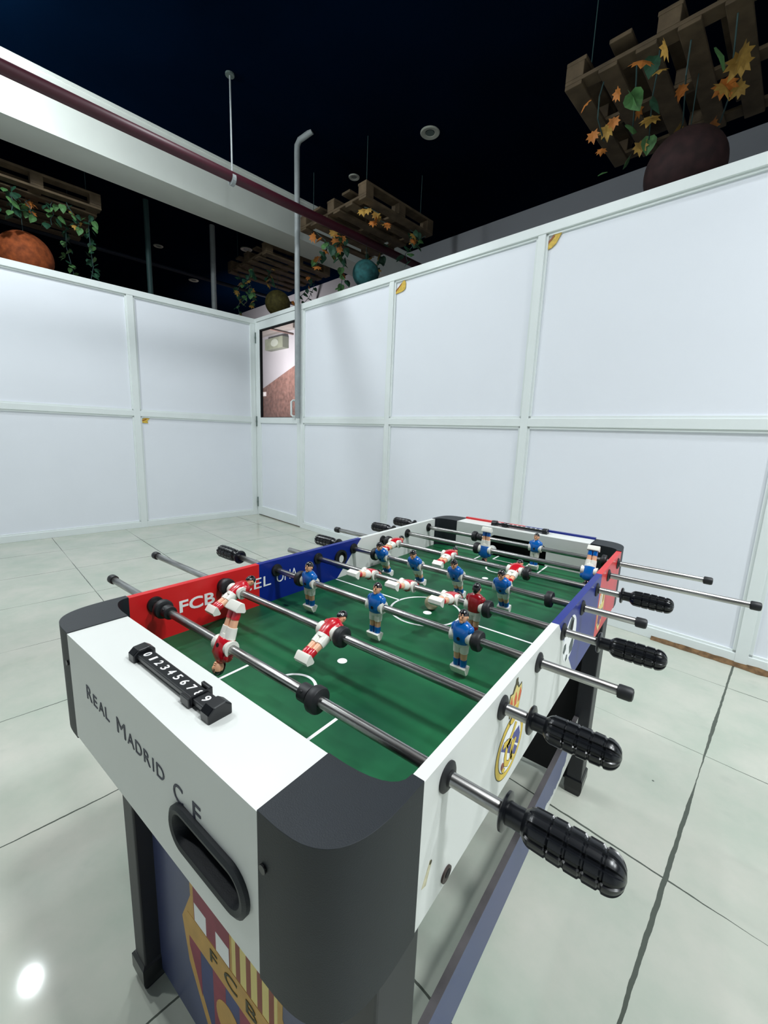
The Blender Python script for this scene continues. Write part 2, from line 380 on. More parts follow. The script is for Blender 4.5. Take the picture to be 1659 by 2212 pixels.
# door in the corner of the right partition
dr = MB()
dr.box(0.030, 0.098, 0.0, 0.040, 0.012, 2.310); dr.box(0.882, 0.940, 0.0, 0.040, 0.012, 2.310)
dr.box(0.098, 0.882, 0.0, 0.040, 2.222, 2.310); dr.box(0.098, 0.882, 0.0, 0.040, 1.150, 1.216); dr.box(0.098, 0.882, 0.0, 0.040, 0.012, 0.120)
door = room_obj(dr, 'door_1', m_alu, bevel=0.003)
MB().box(0.090, 0.890, 0.016, 0.026, 0.11, 1.16).build('lower_panel', m_panel, door)
MB().box(0.090, 0.890, 0.020, 0.025, 1.21, 2.23).build('glass_pane', glass_mat(), door)
g = MB(); g.box(0.098, 0.110, 0.004, 0.034, 1.216, 2.222); g.box(0.098, 0.882, 0.004, 0.034, 2.208, 2.222); g.box(0.098, 0.882, 0.008, 0.034, 1.216, 1.222)
g.build('gasket', m_deep, door)
hd = MB(); hd.tube([(0.862, 0.0, 1.226), (0.862, -0.035, 1.226), (0.845, -0.045, 1.240), (0.845, -0.045, 1.380), (0.862, -0.035, 1.394), (0.862, 0.0, 1.394)], 0.011, 10)
hd.build('door_handle', m_alu, door, smooth=True)
for z in (0.17, 1.17, 2.14):
    MB().tube([(0.018, -0.006, z - 0.06), (0.018, -0.006, z + 0.06)], 0.008, 8).tube([(0.018, -0.006, z - 0.012), (0.018, -0.006, z + 0.012)], 0.0105, 8).build('hinge', m_hinge, door)
room_obj(MB().box(-0.045, 0.030, 0.0, 0.045, 0, 2.33), 'trim_3', m_alu, bevel=0.002)
# dirty gap under the right partition
dm = MB()
pts = []
x = 4.40
while x < 5.6:
    wdt = 0.006 + 0.020 * max(0, math.sin((x - 4.1) * 2.0)) * (0.7 + 0.6 * rnd.random()); pts.append((x, wdt)); x += 0.035
for (xa, wa), (xb, wb) in zip(pts[:-1], pts[1:]):
    dm.add([(xa, -wa, 0.001), (xb, -wb, 0.001), (xb, 0.002, 0.010 + wb * 0.5), (xa, 0.002, 0.010 + wa * 0.5)], [(0, 1, 2, 3)])
d_ = dm.build('caulk_dirt', m_dirt, room=True)
tag(d_, 'brown dirt and old caulk along the foot of the right partition', 'dirt', kind='stuff')
# torn yellow tape scraps
def scrap(poly, dark, where, label):
    mb = MB()
    fn = (lambda u, v, a: (u, 0.018 - a, v)) if where == 'r' else (lambda u, v, a: (-0.018 + a, u, v))
    if where == 'lmid': fn = lambda u, v, a: (-0.006 + a, u, v)
    mb.plate(poly, [], 0.0, 0.004, fn, 0)
    mb.plate(dark, [], 0.004, 0.0055, fn, 1)
    o = mb.build('tape_scrap', [m_tape, m_tape2], room=True)
    return tag(o, label, 'tape', 'torn scraps of yellow tape on the partitions')
scrap([(2.282, 2.200), (2.36, 2.208), (2.388, 2.222), (2.392, 2.262), (2.378, 2.290), (2.345, 2.270), (2.30, 2.232)], [(2.282, 2.222), (2.35, 2.272), (2.345, 2.258), (2.284, 2.212)], 'r',
      'torn yellow tape scrap in the top corner of the panel nearer the door')
scrap([(3.542, 2.210), (3.575, 2.216), (3.60, 2.234), (3.630, 2.286), (3.585, 2.288), (3.545, 2.240)], [(3.542, 2.245), (3.585, 2.287), (3.590, 2.275), (3.545, 2.232)], 'r',
      'torn yellow tape scrap in the top left corner of the tall wide panel')
scrap([(-1.285, 1.092), (-1.215, 1.090), (-1.222, 1.115), (-1.196, 1.140), (-1.245, 1.142), (-1.285, 1.118)], [(-1.27, 1.118), (-1.23, 1.136), (-1.225, 1.128), (-1.268, 1.108)], 'l',
      'torn yellow tape scrap under the middle rail of the left partition')

# overhead services
def vtube(name, pts, r, m, label, cat, group=None, seg=12):
    base = Vector(pts[0]); e = empty(name, rp(*base), RA) if False else None
    mb = MB().tube([Vector(p) - base for p in pts], r, seg)
    o = mb.build(name, m, smooth=True, loc=rp(*base), rot=(0, 0, RA))
    return tag(o, label, cat, group)
con = vtube('conduit_pole', [(0.960, -0.045, 1.205), (0.957, -0.045, 2.2), (0.948, -0.045, 3.70), (0.950, -0.045, 3.76), (0.975, -0.035, 3.80), (1.10, 0.02, CEIL)], 0.026, m_grey,
      'grey vertical conduit beside the door, bent over under the ceiling', 'pipe')
sp = vtube('sprinkler_pipe', [(1.134, -7.5, 3.10), (1.134, 1.62, 3.125)], 0.040, m_pipe, 'dark red fire pipe running in front of the white beam', 'pipe', seg=16)
mb = MB().tube([(0, 6.70, 0.0), (0, 6.70, 0.745)], 0.007, 8); mb.build('hanger_rod', m_grey, sp)
mb = MB().lathe_x([(-0.012, 0.046), (0.012, 0.046)], 16)
mb = MB().tube([(0, 6.685, 0.0), (0, 6.715, 0.0)], 0.047, 16); mb.build('pipe_clamp', m_grey, sp)
MB().tube([(0, 6.70, 0.735), (0, 6.70, 0.749)], 0.035, 12).build('ceiling_plate', m_lens, sp)
vtube('hanger_pole', [(-1.5, 0.18, 2.2), (-1.5, 0.187, CEIL)], 0.036, m_grey, 'grey pole behind the left partition, nearer to the corner', 'pole')
vtube('hanger_pole', [(-1.5, -0.657, 2.2), (-1.5, -0.655, CEIL)], 0.032, m_vine, 'dim blue pole behind the left partition, between the orange lantern and the grey pole', 'pole')
vtube('dark_pipe', [(-2.4, -3.2, 3.40), (-2.4, -0.65, 3.42), (-2.4, 2.5, 3.43)], 0.028, mat('dark blue pipe', (24, 36, 54), 0.6), 'thin dark pipe crossing the black ceiling space behind the left partition', 'pipe')

def downlight(s, t, r, label, lit=False, grp='recessed ceiling downlights'):
    e = empty('downlight', rp(s, t, CEIL), RA); tag(e, label, 'light', grp)
    rr = MB(); n = 28
    prof = [(r, 0.0), (r, -0.006), (r * 0.92, -0.012), (r * 0.55, -0.008), (r * 0.42, 0.004)]
    rr.loft([[(p * math.cos(2 * PI * k / n), p * math.sin(2 * PI * k / n), z) for k in range(n)] for p, z in prof], 0, False)
    rr.build('trim_ring', m_trim, e, smooth=True)
    ln = MB().loft([[(p * math.cos(2 * PI * k / n), p * math.sin(2 * PI * k / n), z) for k in range(n)] for p, z in ((r * 0.45, -0.006), (r * 0.2, -0.002))])
    ln.build('lens', emit_mat(3) if lit else m_lens, e)
    return e
downlight(1.923, 0.762, 0.09, 'unlit round downlight alone in the middle of the black ceiling')
downlight(0.867, 0.75, 0.06, 'small dim downlight just above the teal-lantern pallet')
downlight(-1.845, 0.877, 0.09, 'unlit round downlight above the pallet beyond the beam')
downlight(-2.844, -0.086, 0.07, 'dim downlight left of the grey pole behind the left partition')
downlight(-3.976, 0.892, 0.09, 'farthest unlit downlight, low beside the grey pole')
for (s_, t_, w_, z_), lb in zip(LIT, ('lit downlight nearest to the camera on the right of the football table', 'lit downlight farthest to the right of the football table', 'lit downlight close to the tall right partition',
                                      'added fill light to the left of the near table end', 'added fill light nearest to the glazed door', 'added fill light farthest back on the left of the room')):
    downlight(s_, t_, z_ * 0.6, lb, True)  # last three are unseen fill lights, added in downlight housings
for (s_, t_, z_, w_), lb in zip(BULBS, ('lit bare bulb hanging near the left partition and the white beam', 'dimmer bare bulb hanging over the far left side of the football table')):
    e = tag(empty('pendant_bulb', rp(s_, t_, z_), RA), lb, 'lamp', 'bare bulbs hanging from the ceiling')
    MB().ell((0, 0, 0), (BULB_R, BULB_R, BULB_R), 0, 16, 10).build('bulb', emit_mat(w_), e, smooth=True)
    MB().tube([(0, 0, BULB_R - 0.008), (0, 0, BULB_R + 0.05)], 0.018, 12).build('socket', m_white, e)
    MB().tube([(0, 0, BULB_R + 0.05), (0, 0, CEIL - z_)], 0.004, 6).build('cord', m_rubber, e)

# hanging pallets, vines and lanterns
def pallet(s0, s1, t0, t1, z0, label):
    e = empty('hanging_pallet', rp((s0 + s1) / 2, (t0 + t1) / 2, z0), RA); tag(e, label, 'pallet', 'wooden pallets hanging from the ceiling')
    hs, ht = (s1 - s0) / 2, (t1 - t0) / 2
    bw, g = 0.105, 0.022
    nb = 6
    for i in range(nb):                                   # bottom boards run along t
        x = -hs + bw / 2 + i * (2 * hs - bw) / (nb - 1)
        MB().box(x - bw / 2, x + bw / 2, -ht, ht, 0, g).build('deck_board', m_wood, e, bevel=0.004)
    for i in range(3):
        y = -ht + 0.05 + i * (2 * ht - 0.10) / 2
        MB().box(-hs, hs, y - 0.05, y + 0.05, g, g * 2).build('stringer_board', m_wood, e, bevel=0.004)
        for k in range(3):
            x = -hs + 0.055 + k * (2 * hs - 0.11) / 2
            MB().box(x - 0.055, x + 0.055, y - 0.05, y + 0.05, g * 2, 0.125).build('block', m_wood, e, bevel=0.004)
    for i in range(5):
        x = -hs + 0.06 + i * (2 * hs - 0.12) / 4
        MB().box(x - 0.06, x + 0.06, -ht, ht, 0.125, 0.148).build('top_board', m_wood, e, bevel=0.004)
    for sx in (-1, 1):
        for sy in (-1, 1):
            MB().tube([(sx * hs * 0.8, sy * ht * 0.8, 0.145), (sx * hs * 0.8, sy * ht * 0.8, CEIL - z0)], 0.003, 6).build('hanger_wire', m_vine, e)
    return e
pallet(3.41, 4.52, 0.32, 1.34, 3.26, 'dark hanging pallet at the upper right, over the brown lantern')
pallet(0.48, 1.56, 0.31, 1.32, 3.26, 'brown hanging pallet in front of the beam, over the teal lantern')
pallet(-1.52, -0.43, 0.41, 1.44, 3.30, 'dim hanging pallet beyond the beam, over the olive lantern')
pallet(-1.92, -0.78, -2.36, -1.31, 3.27, 'hanging pallet at the left edge, over the orange lantern')

MAPLE = [(0, 0), (0.12, 0.10), (0.42, 0.02), (0.34, 0.22), (0.56, 0.40), (0.36, 0.46), (0.40, 0.72), (0.18, 0.62), (0, 1.0), (-0.18, 0.62), (-0.40, 0.72), (-0.36, 0.46), (-0.56, 0.40), (-0.34, 0.22), (-0.42, 0.02), (-0.12, 0.10)]
HEART = [(0, 0.05), (0.22, 0.0), (0.40, 0.16), (0.42, 0.38), (0.28, 0.66), (0, 1.0), (-0.28, 0.66), (-0.42, 0.38), (-0.40, 0.16), (-0.22, 0.0)]
def leaf(mb, p, size, kind, rng):
    sh = MAPLE if kind in (0, 1) else HEART
    yaw = rng.uniform(0, 2 * PI); tilt = rng.uniform(0.5, 1.25); roll = rng.uniform(-0.5, 0.5)
    R = Matrix.Rotation(yaw, 3, 'Z') @ Matrix.Rotation(-tilt, 3, 'X') @ Matrix.Rotation(roll, 3, 'Y')
    vs = [Vector(p) + R @ Vector((x * size, y * size, -0.22 * size * (x * x * 2 + (y - 0.4) ** 2))) for x, y in sh]
    c = Vector(p) + R @ Vector((0, 0.42 * size, 0.05 * size))
    n = len(sh); mb.add(vs + [c], [(i, (i + 1) % n, n) for i in range(n)], kind)
def vine(pts, leaves, label, grp, size=0.06, seed=0, tone=0):
    """pts: room points of the stem from its pallet downwards; leaves: (s,t,z,kind)"""
    rng = random.Random(seed); pts = [(pts[0][0], pts[0][1], pts[0][2] - 0.003)] + list(pts[1:]); zt = pts[0][2]; base = Vector(pts[0])
    e = empty('hanging_vine', rp(*base), RA); tag(e, label, 'vine', grp)
    MB().tube([Vector(p) - base for p in pts], 0.004, 6).build('stem', m_vine, e)
    mb = MB()
    for s, t, z, k in leaves:
        v0 = len(mb.v); leaf(mb, Vector((s, t, z)) - base, size * rng.uniform(0.8, 1.25), k, rng)
        top = max(v[2] for v in mb.v[v0:])
        if top > -0.004:                                  # hangs clear of the boards
            for i in range(v0, len(mb.v)): mb.v[i] = (mb.v[i][0], mb.v[i][1], mb.v[i][2] - top - 0.004)
    mb.build('leaves', [m_lo, m_ly, m_lg, m_ld], e, fix=False)
def auto_vine(s, t, ztop, length, n, label, grp, seed, palette, size=0.06, sway=0.10):
    rng = random.Random(seed); pts = []; x, y = s, t
    for i in range(6):
        pts.append((x, y, ztop - length * i / 5)); x += rng.uniform(-sway, sway) * 0.4; y += rng.uniform(-sway, sway) * 0.4
    lv = []
    for i in range(n):
        f = (i + 0.5) / n * 5; a = int(f); b = min(a + 1, 5); w = f - a
        p = [pts[a][j] * (1 - w) + pts[b][j] * w for j in range(3)]
        lv.append((p[0] + rng.uniform(-0.05, 0.05), p[1] + rng.uniform(-0.05, 0.05), p[2], rng.choice(palette)))
    vine(pts, lv, label, grp, size, seed)
GA, GB, GC, GD = 'vines under the upper right pallet', 'vines under the pallet in front of the beam', 'vines under the pallet beyond the beam', 'vines under the left pallet'
vine([(3.62, 0.40, 3.26), (3.62, 0.36, 3.16), (3.60, 0.42, 3.08), (3.60, 0.56, 3.02)], [(3.72, 0.07 + 0.27, 3.14, 0), (3.60, 0.24, 3.08, 0), (3.68, 0.47, 3.08, 0), (3.63, 0.49, 3.07, 1), (3.55, 0.48, 3.06, 0), (3.55, 0.67, 3.05, 0), (3.49, 0.94, 3.04, 2)],
     'vine with small orange leaves at the near corner of the upper right pallet', GA, 0.085, 1)
vine([(3.80, 0.40, 3.26), (3.82, 0.36, 3.17), (3.80, 0.45, 3.09), (3.75, 0.62, 3.02)], [(3.81, 0.32, 3.08, 2), (3.80, 0.34, 3.09, 2), (3.75, 0.58, 3.06, 2), (3.67, 0.87, 3.04, 2), (3.90, 0.19, 3.12, 0)],
     'vine with large pale green leaves under the upper right pallet', GA, 0.10, 2)
vine([(3.92, 0.38, 3.26), (3.93, 0.36, 3.15), (3.89, 0.46, 3.08), (3.83, 0.70, 3.0)], [(3.96, 0.29, 3.10, 1), (3.95, 0.20, 3.12, 3), (3.83, 0.46, 3.08, 0), (3.87, 0.57, 3.06, 1), (3.89, 0.45, 3.08, 3), (3.83, 0.71, 3.03, 2), (3.78, 0.71, 3.02, 1), (4.0, 0.15, 3.13, 1)],
     'vine with mixed orange and green leaves in the middle of the upper right pallet', GA, 0.095, 3)
vine([(4.06, 0.42, 3.26), (4.05, 0.46, 3.12), (4.0, 0.74, 3.04), (3.95, 0.84, 3.0)], [(4.04, 0.47, 3.09, 0), (4.03, 0.52, 3.08, 0), (3.99, 0.75, 3.05, 1), (3.94, 0.85, 3.02, 2)],
     'sparse vine ending above the brown lantern', GA, 0.085, 4)
vine([(4.26, 0.40, 3.26), (4.25, 0.52, 3.12), (4.22, 0.72, 3.06), (4.14, 0.95, 3.02)], [(4.20, 0.58, 3.08, 1), (4.20, 0.57, 3.09, 0), (4.21, 0.39, 3.12, 2), (4.16, 0.83, 3.04, 0), (4.30, 0.64, 3.07, 1), (4.32, 0.43, 3.12, 1), (4.31, 0.47, 3.10, 1)],
     'vine with broad yellow leaves at the right edge under the upper right pallet', GA, 0.115, 5)
for i, (s, t, L, n, pal, lb) in enumerate([
    (1.42, 0.42, 0.16, 6, (0, 1, 1), 'vine with bright orange leaves near the front corner of the brown pallet'),
    (0.98, 0.42, 0.22, 8, (0, 1, 3), 'vine with orange leaves hanging behind the red pipe'),
    (0.78, 0.66, 0.30, 9, (0, 2, 3), 'vine with a pale green heart leaf above the teal lantern'),
    (0.62, 0.42, 0.42, 11, (0, 3, 2, 0), 'leafy vine beside the grey conduit in front of the beam'),
    (0.55, 0.75, 0.46, 11, (0, 2, 3, 1), 'long vine hanging across the beam underside'),
    (0.70, 1.12, 0.34, 9, (3, 0, 1), 'dark vine at the back of the brown pallet'),
    (0.97, 1.14, 0.30, 9, (3, 1, 3), 'dark green vine hanging above the teal lantern'),
    (1.46, 1.05, 0.12, 6, (0, 1, 3), 'short vine with orange leaves at the right end of the brown pallet'),
    (1.50, 1.27, 0.26, 8, (3, 3, 2), 'dark green vine against the grey far wall')]):
    auto_vine(s, t, 3.26, L, n + 3, lb, GB, 20 + i, pal, 0.09, 0.22)
for i, (s, t, L, n, pal, lb) in enumerate([
    (-1.40, 0.50, 0.55, 11, (2, 1, 3, 3), 'yellow green vine at the left end of the dim pallet'),
    (-1.20, 0.62, 0.45, 9, (2, 3, 1), 'vine with pale leaves left of the olive lantern'),
    (-1.0, 0.55, 0.52, 10, (3, 3, 2), 'dark vine falling beside the olive lantern'),
    (-0.80, 0.70, 0.16, 8, (3, 1, 1), 'vine above the olive lantern'),
    (-0.6, 1.2, 0.50, 9, (3, 3, 0), 'vine hanging against the lit far wall right of the conduit'),
    (-0.75, 1.40, 0.55, 8, (3, 3), 'dark heart-leaved vine above the partition near the door')]):
    auto_vine(s, t, 3.30, L, n + 3, lb, GC, 40 + i, pal, 0.08, 0.2)
for i, (s, t, L, n, pal, lb) in enumerate([
    (-0.85, -2.22, 0.26, 9, (3, 3, 2), 'dark green vine at the left edge of the photo'),
    (-0.92, -2.02, 0.24, 9, (2, 3, 3), 'pale-leaved vine over the orange lantern'),
    (-1.10, -1.86, 0.16, 6, (3, 2, 0), 'green vine right above the orange lantern'),
    (-0.96, -1.70, 0.20, 6, (2, 2, 3), 'vine with a bright green cluster on the left pallet'),
    (-0.86, -1.60, 0.20, 6, (2, 3, 1), 'vine with orange buds near the right end of the left pallet'),
    (-0.98, -1.38, 0.66, 20, (3, 2, 3, 3), 'longest vine falling from the right end of the left pallet'),
    (-1.40, -1.52, 0.62, 16, (3, 2, 3), 'second long vine tangled behind the longest one')]):
    auto_vine(s, t, 3.27, L, n + 6, lb, GD, 60 + i, pal, 0.07, 0.10)
def lantern(s, t, z, r, top, c, label):
    e = empty('woven_lantern', rp(s, t, z - r), RA); tag(e, label, 'lantern', 'round woven lanterns under the pallets')
    MB().ell((0, 0, r), (r, r, r * 0.98), 0, 32, 20).build('lantern_globe', lantern_mat(label.split()[0] + ' weave', c), e, smooth=True)
    MB().tube([(0, 0, 2 * r - 0.005), (0, 0, top - z + r)], 0.003, 6).build('cord', m_vine, e)
lantern(4.052, 0.711, 2.75, 0.218, 3.26, (62, 36, 36), 'brown round lantern above the tall right partition')
lantern(1.0, 0.842, 2.86, 0.149, 3.26, (52, 120, 122), 'teal round lantern above the middle of the right partition')
lantern(-0.95, 0.888, 2.90, 0.18, 3.30, (112, 104, 52), 'olive round lantern above the door corner')
lantern(-1.35, -1.915, 2.78, 0.246, 3.27, (206, 106, 56), 'orange round lantern above the left partition')

# things on the far wall seen through the door
dd = MB().plate([(-7.4, 0.0), (-1.4, 0.0), (-1.4, 2.93), (-2.97, 2.45), (-4.46, 1.99), (-7.4, 1.08)], [], 0, 0.03, lambda u, v, a: (u, 2.58 - a, v))
room_obj(dd, 'trim_4', m_dado)
room_obj(MB().box(-8, -1.6, 2.47, 2.58, 3.16, 3.34), 'trim_5', mat('grey ledge', (164, 160, 156), 0.7))
ac = empty('wall_vent', rp(-3.66, 2.58, 2.81), RA); tag(ac, 'grey wall vent box seen through the door glass', 'vent')
MB().box(-0.36, 0.36, -0.16, 0.0, 0, 0.235).build('housing', mat('vent grey', (120, 128, 112), 0.5, noise=0.2, nscale=6), ac, bevel=0.01)
MB().plate(circ(0.05, 0.12, 0.15, 0.075), [], 0, 0.006, lambda u, v, a: (u, -0.16 - a, v)).build('painted_glow', mat('vent diffuser', (156, 166, 156), 0.4), ac)  # paler disc: a glow at the vent's centre put into the colour
sw = MB().box(-0.13, 0.13, -0.012, 0, 0, 0.095); sw.box(-0.07, -0.03, -0.018, -0.01, 0.02, 0.07); sw.box(0.03, 0.07, -0.018, -0.01, 0.02, 0.07)
tag(sw.build('switch_plate', m_wink, loc=rp(-4.34, 2.55, 1.845), rot=(0, 0, RA)), 'white switch plate on the brown dado behind the door glass', 'switch')
vtube('lobby_pipe', [(-2.95, 2.46, 3.03), (-2.95, 1.0, 3.03)], 0.022, mat('brown conduit', (128, 104, 98), 0.6), 'thin brown pipe near the lobby ceiling seen through the door', 'pipe')

# ------------------------------------------------------------------ football table (origin on the floor under its centre)
HT, HB, ZF, ZR = 0.775, 0.613, 0.6796, 0.7512
XO, XI, YE, YL, YI, XB = 0.305, 0.2925, 0.509, 0.6174, 0.539, 0.2193
table = empty('foosball_table'); tag(table, 'white, red and blue table football game standing on the tiled floor', 'foosball table')
# --- side boards
def side_board(rot):
    mb = MB(); fx = lambda u, v, a: (a, u, v)
    sl0, sl1 = -0.100, 0.062
    mb.plate([(-YE, HB), (sl1, HB), (sl0, HT), (-YE, HT)], [], XI, XO, fx, 0)
    mb.plate([(sl1, HB), (0.245, HB), (0.245, HT), (sl0, HT)], [], XI, XO, fx, 1)
    mb.plate([(0.245, HB), (YE, HB), (YE, HT), (0.245, HT)], [], XI, XO, fx, 2)
    return mb.build('side_board', [m_white, m_blue, m_red], table, rot=(0, 0, rot))
sb_r = side_board(0); sb_l = side_board(PI)
sb_r['label'] = 'side board nearer the camera, with a gold oval crest'; sb_l['label'] = 'far left side board with white lettering on red and blue'
RY = [-0.4668, -0.3321, -0.1976, -0.0679, 0.0675, 0.2002, 0.3327, 0.4655]
bearing = None
def bearing_mesh():
    mb = MB()
    mb.lathe_x([(XI - 0.004, 0.0075), (XI - 0.004, 0.0135), (XI - 0.001, 0.0145), (XI, 0.0145)], 24)
    mb.lathe_x([(XO, 0.0150), (XO + 0.0018, 0.0150), (XO + 0.0035, 0.0125), (XO + 0.0042, 0.0080)], 24)
    mb.lathe_x([(XO + 0.002, 0.0082), (XO + 0.006, 0.0078), (XO + 0.0062, 0.0066)], 20)
    return mb
for i, y in enumerate(RY):
    for board, sg in ((sb_r, 1), (sb_l, -1)):
        if bearing is None:
            bearing = bearing_mesh().build('rod_bearing', m_rubber, board, smooth=True); o = bearing
        else:
            o = bearing.copy(); COL.objects.link(o); o.parent = board
        o.location = (0, y * sg, ZR)
# --- lettering on the inner face of the left board (child of the left board, which is turned round: x,y change sign)
fi = lambda u, v, a: (XI - 0.0004 - a, -u, v)
t = MB()
t2 = text_mesh
add_text(t, 'FCB', -0.424, -0.352, 0.7195, 0.7435, fi, 0, 0.022)
add_text(t, 'AR', -0.340, -0.302, 0.7205, 0.7445, fi, 0, 0.0)
add_text(t, 'CEL', -0.296, -0.214, 0.7205, 0.7445, fi, 0, 0.0)
add_text(t, 'ONA', -0.198, -0.137, 0.7205, 0.7445, fi, 0, 0.0)
t.build('lettering', m_wink, sb_l, fix=False)
def ring2(mb, cx, cy, r0, r1, a0, a1, fn, mi=0, n=32):
    mb.plate(circ(cx, cy, r1, n=n), [circ(cx, cy, r0, n=n)[::-1]], a0, a1, fn, mi)
def serve_hole(board, y, z):
    mb = MB(); f = lambda u, v, a: (XI - a, u, v)
    ring2(mb, y, z, 0.0165, 0.0225, -0.0002, 0.005, f, 0)
    mb.plate(circ(y, z, 0.0168), [], -0.0002, 0.0006, f, 1)
    mb.plate(circ(y - 0.004, z - 0.004, 0.0085, 0.0105), [], 0.0006, 0.0012, f, 2)
    mb.build('serve_hole', [m_rubber, m_deep, m_white], board)
serve_hole(sb_l, -0.0147, 0.735)
# --- right outer face: football print, oval crest, far crest, bolt, scar
fo = lambda u, v, a: (XO + a, u, v)
b = MB(); cy_, cz_, R_ = -0.009, 0.7165, 0.0435
b.plate(circ(cy_, cz_, R_), [], -0.0002, 0.0004, fo, 0)
for ang, rr, k in ((95, 0.024, 0.0215), (195, 0.033, 0.0105), (310, 0.028, 0.0165), (252, 0.036, 0.0075)):
    if k:
        a = math.radians(ang); b.plate([(cy_ + rr * math.cos(a) + k * math.cos(a + 2 * PI * j / 5), cz_ + rr * math.sin(a) + k * math.sin(a + 2 * PI * j / 5)) for j in range(5)], [], 0.0004, 0.0006, fo, 1)
b.plate(circ(cy_ + 0.004, cz_ + 0.022, 0.0105, 0.0125), [], 0.0006, 0.0008, fo, 2)
b.build('football_print', [m_wink, mat('grey print ink', (70, 82, 82), 0.5), m_deep], sb_r)
# oval crest with a crown
def blob(mb, pts, fn, lvl, mi): mb.plate(pts, [], -0.0001, 0.0003 + 0.00014 * lvl, fn, mi)
c = MB(); cy_, cz_ = -0.2885, 0.672; RX, RZ = 0.0485, 0.0435
blob(c, circ(cy_, cz_, RX, RZ, 48), fo, 0, 3)
blob(c, circ(cy_, cz_, RX * 0.97, RZ * 0.97, 48), fo, 1, 0)
blob(c, circ(cy_, cz_, RX * 0.80, RZ * 0.80, 48), fo, 2, 3)
blob(c, circ(cy_, cz_, RX * 0.77, RZ * 0.77, 48), fo, 3, 1)
U = lambda x, y: (cy_ + x * RX, cz_ + y * RZ)
blob(c, [U(-0.60, 0.42), U(-0.30, 0.42), U(0.62, -0.45), U(0.45, -0.62), U(-0.70, 0.28)], fo, 4, 2)
blob(c, [U(0.05, 0.30), U(0.60, 0.30), U(0.74, -0.05), U(0.66, -0.38), U(0.30, -0.10)], fo, 4, 2)
def stroke(pts, w, lvl, mi):
    L, R = [], []
    for i, p in enumerate(pts):
        a = pts[max(i - 1, 0)]; bb = pts[min(i + 1, len(pts) - 1)]; dx, dy = bb[0] - a[0], bb[1] - a[1]; n = math.hypot(dx, dy)
        L.append(U(p[0] - dy / n * w, p[1] + dx / n * w)); R.append(U(p[0] + dy / n * w, p[1] - dx / n * w))
    blob(c, L + R[::-1], fo, lvl, mi)
for w_, lv, mi in ((0.105, 5, 3), (0.085, 6, 0)):
    stroke([(0.30, 0.62), (0.12, 0.40), (-0.12, 0.20), (-0.28, 0.12)], w_, lv, mi)
    stroke([(-0.55, 0.34), (-0.25, 0.28), (0.02, 0.14)], w_, lv, mi)
    stroke([(-0.25, 0.22), (-0.32, -0.15), (-0.28, -0.42), (-0.05, -0.58), (0.20, -0.48)], w_, lv, mi)
    stroke([(0.18, 0.10), (0.10, -0.2), (0.16, -0.50), (0.34, -0.62)], w_ * 0.9, lv, mi)
    stroke([(0.40, 0.02), (0.22, -0.18), (0.12, -0.42)], w_ * 0.8, lv, mi)
    stroke([(-0.52, -0.30), (-0.44, -0.52), (-0.30, -0.66)], w_ * 0.7, lv, mi)
blob(c, circ(*U(-0.50, -0.36), 0.0042, 0.0050, 16), fo, 8, 5)
blob(c, circ(*U(0.02, 0.90), 0.0125, 0.0062, 20), fo, 7, 3); blob(c, circ(*U(0.02, 0.90), 0.0115, 0.0052, 20), fo, 8, 0)
# crown
K = lambda x, y: (cy_ + 0.002 + x, cz_ + 0.046 + y)
blob(c, [K(-0.016, 0), K(0.016, 0), K(0.023, 0.024), K(0.020, 0.036), K(0.010, 0.034), K(0.007, 0.041), K(0.004, 0.044), K(0.003, 0.050), K(-0.003, 0.050), K(-0.004, 0.044), K(-0.008, 0.041), K(-0.012, 0.034), K(-0.020, 0.036), K(-0.023, 0.024)], fo, 2, 3)
blob(c, [K(-0.015, 0.001), K(0.015, 0.001), K(0.0215, 0.024), K(0.019, 0.034), K(0.009, 0.032), K(0, 0.041), K(-0.009, 0.032), K(-0.019, 0.034), K(-0.0215, 0.024)], fo, 3, 4)
for x in (-0.0125, 0.0, 0.0125):
    blob(c, [K(x - 0.0035, 0.012), K(x + 0.0035, 0.012), K(x * 1.25 + 0.0045, 0.022), K(x * 1.2, 0.031), K(x * 1.25 - 0.0045, 0.022)], fo, 5, 6)
blob(c, [K(-0.0145, 0.002), K(0.0145, 0.002), K(0.016, 0.008), K(-0.016, 0.008)], fo, 5, 0)
c.build('oval_crest', [m_gold, m_wink, m_purple, m_line, m_yel, m_brown, m_orange], sb_r)
# second crest on the red end of the same board, pale and gold
c2 = MB(); y0, z0 = 0.290, 0.672
Q = lambda x, y: (y0 + x, z0 + y)
blob(c2, [Q(-0.036, 0.010), Q(-0.030, 0.048), Q(0, 0.054), Q(0.030, 0.048), Q(0.036, 0.010), Q(0.030, -0.025), Q(0, -0.052), Q(-0.030, -0.025)], fo, 0, 0)
blob(c2, [Q(-0.031, 0.020), Q(-0.027, 0.044), Q(-0.002, 0.049), Q(-0.002, 0.020)], fo, 1, 1)
blob(c2, [Q(-0.020, 0.020), Q(-0.014, 0.020), Q(-0.014, 0.046), Q(-0.020, 0.046)], fo, 2, 2)
blob(c2, [Q(0.006, 0.020), Q(0.012, 0.020), Q(0.012, 0.046), Q(0.006, 0.046)], fo, 1, 2)
blob(c2, [Q(0.018, 0.020), Q(0.024, 0.020), Q(0.024, 0.044), Q(0.018, 0.044)], fo, 1, 2)
for i, x in enumerate((-0.026, -0.013, 0.0, 0.013)):
    blob(c2, [Q(x, 0.002), Q(x + 0.012, 0.002), Q(x + 0.012, -0.040 + abs(x + 0.006) * 0.7), Q(x, -0.040 + abs(x + 0.006) * 0.7)], fo, 1, 3 if i % 2 else 4)
c2.build('shield_crest', [m_yel, m_wink, m_brown, m_purple, m_claret], sb_r)
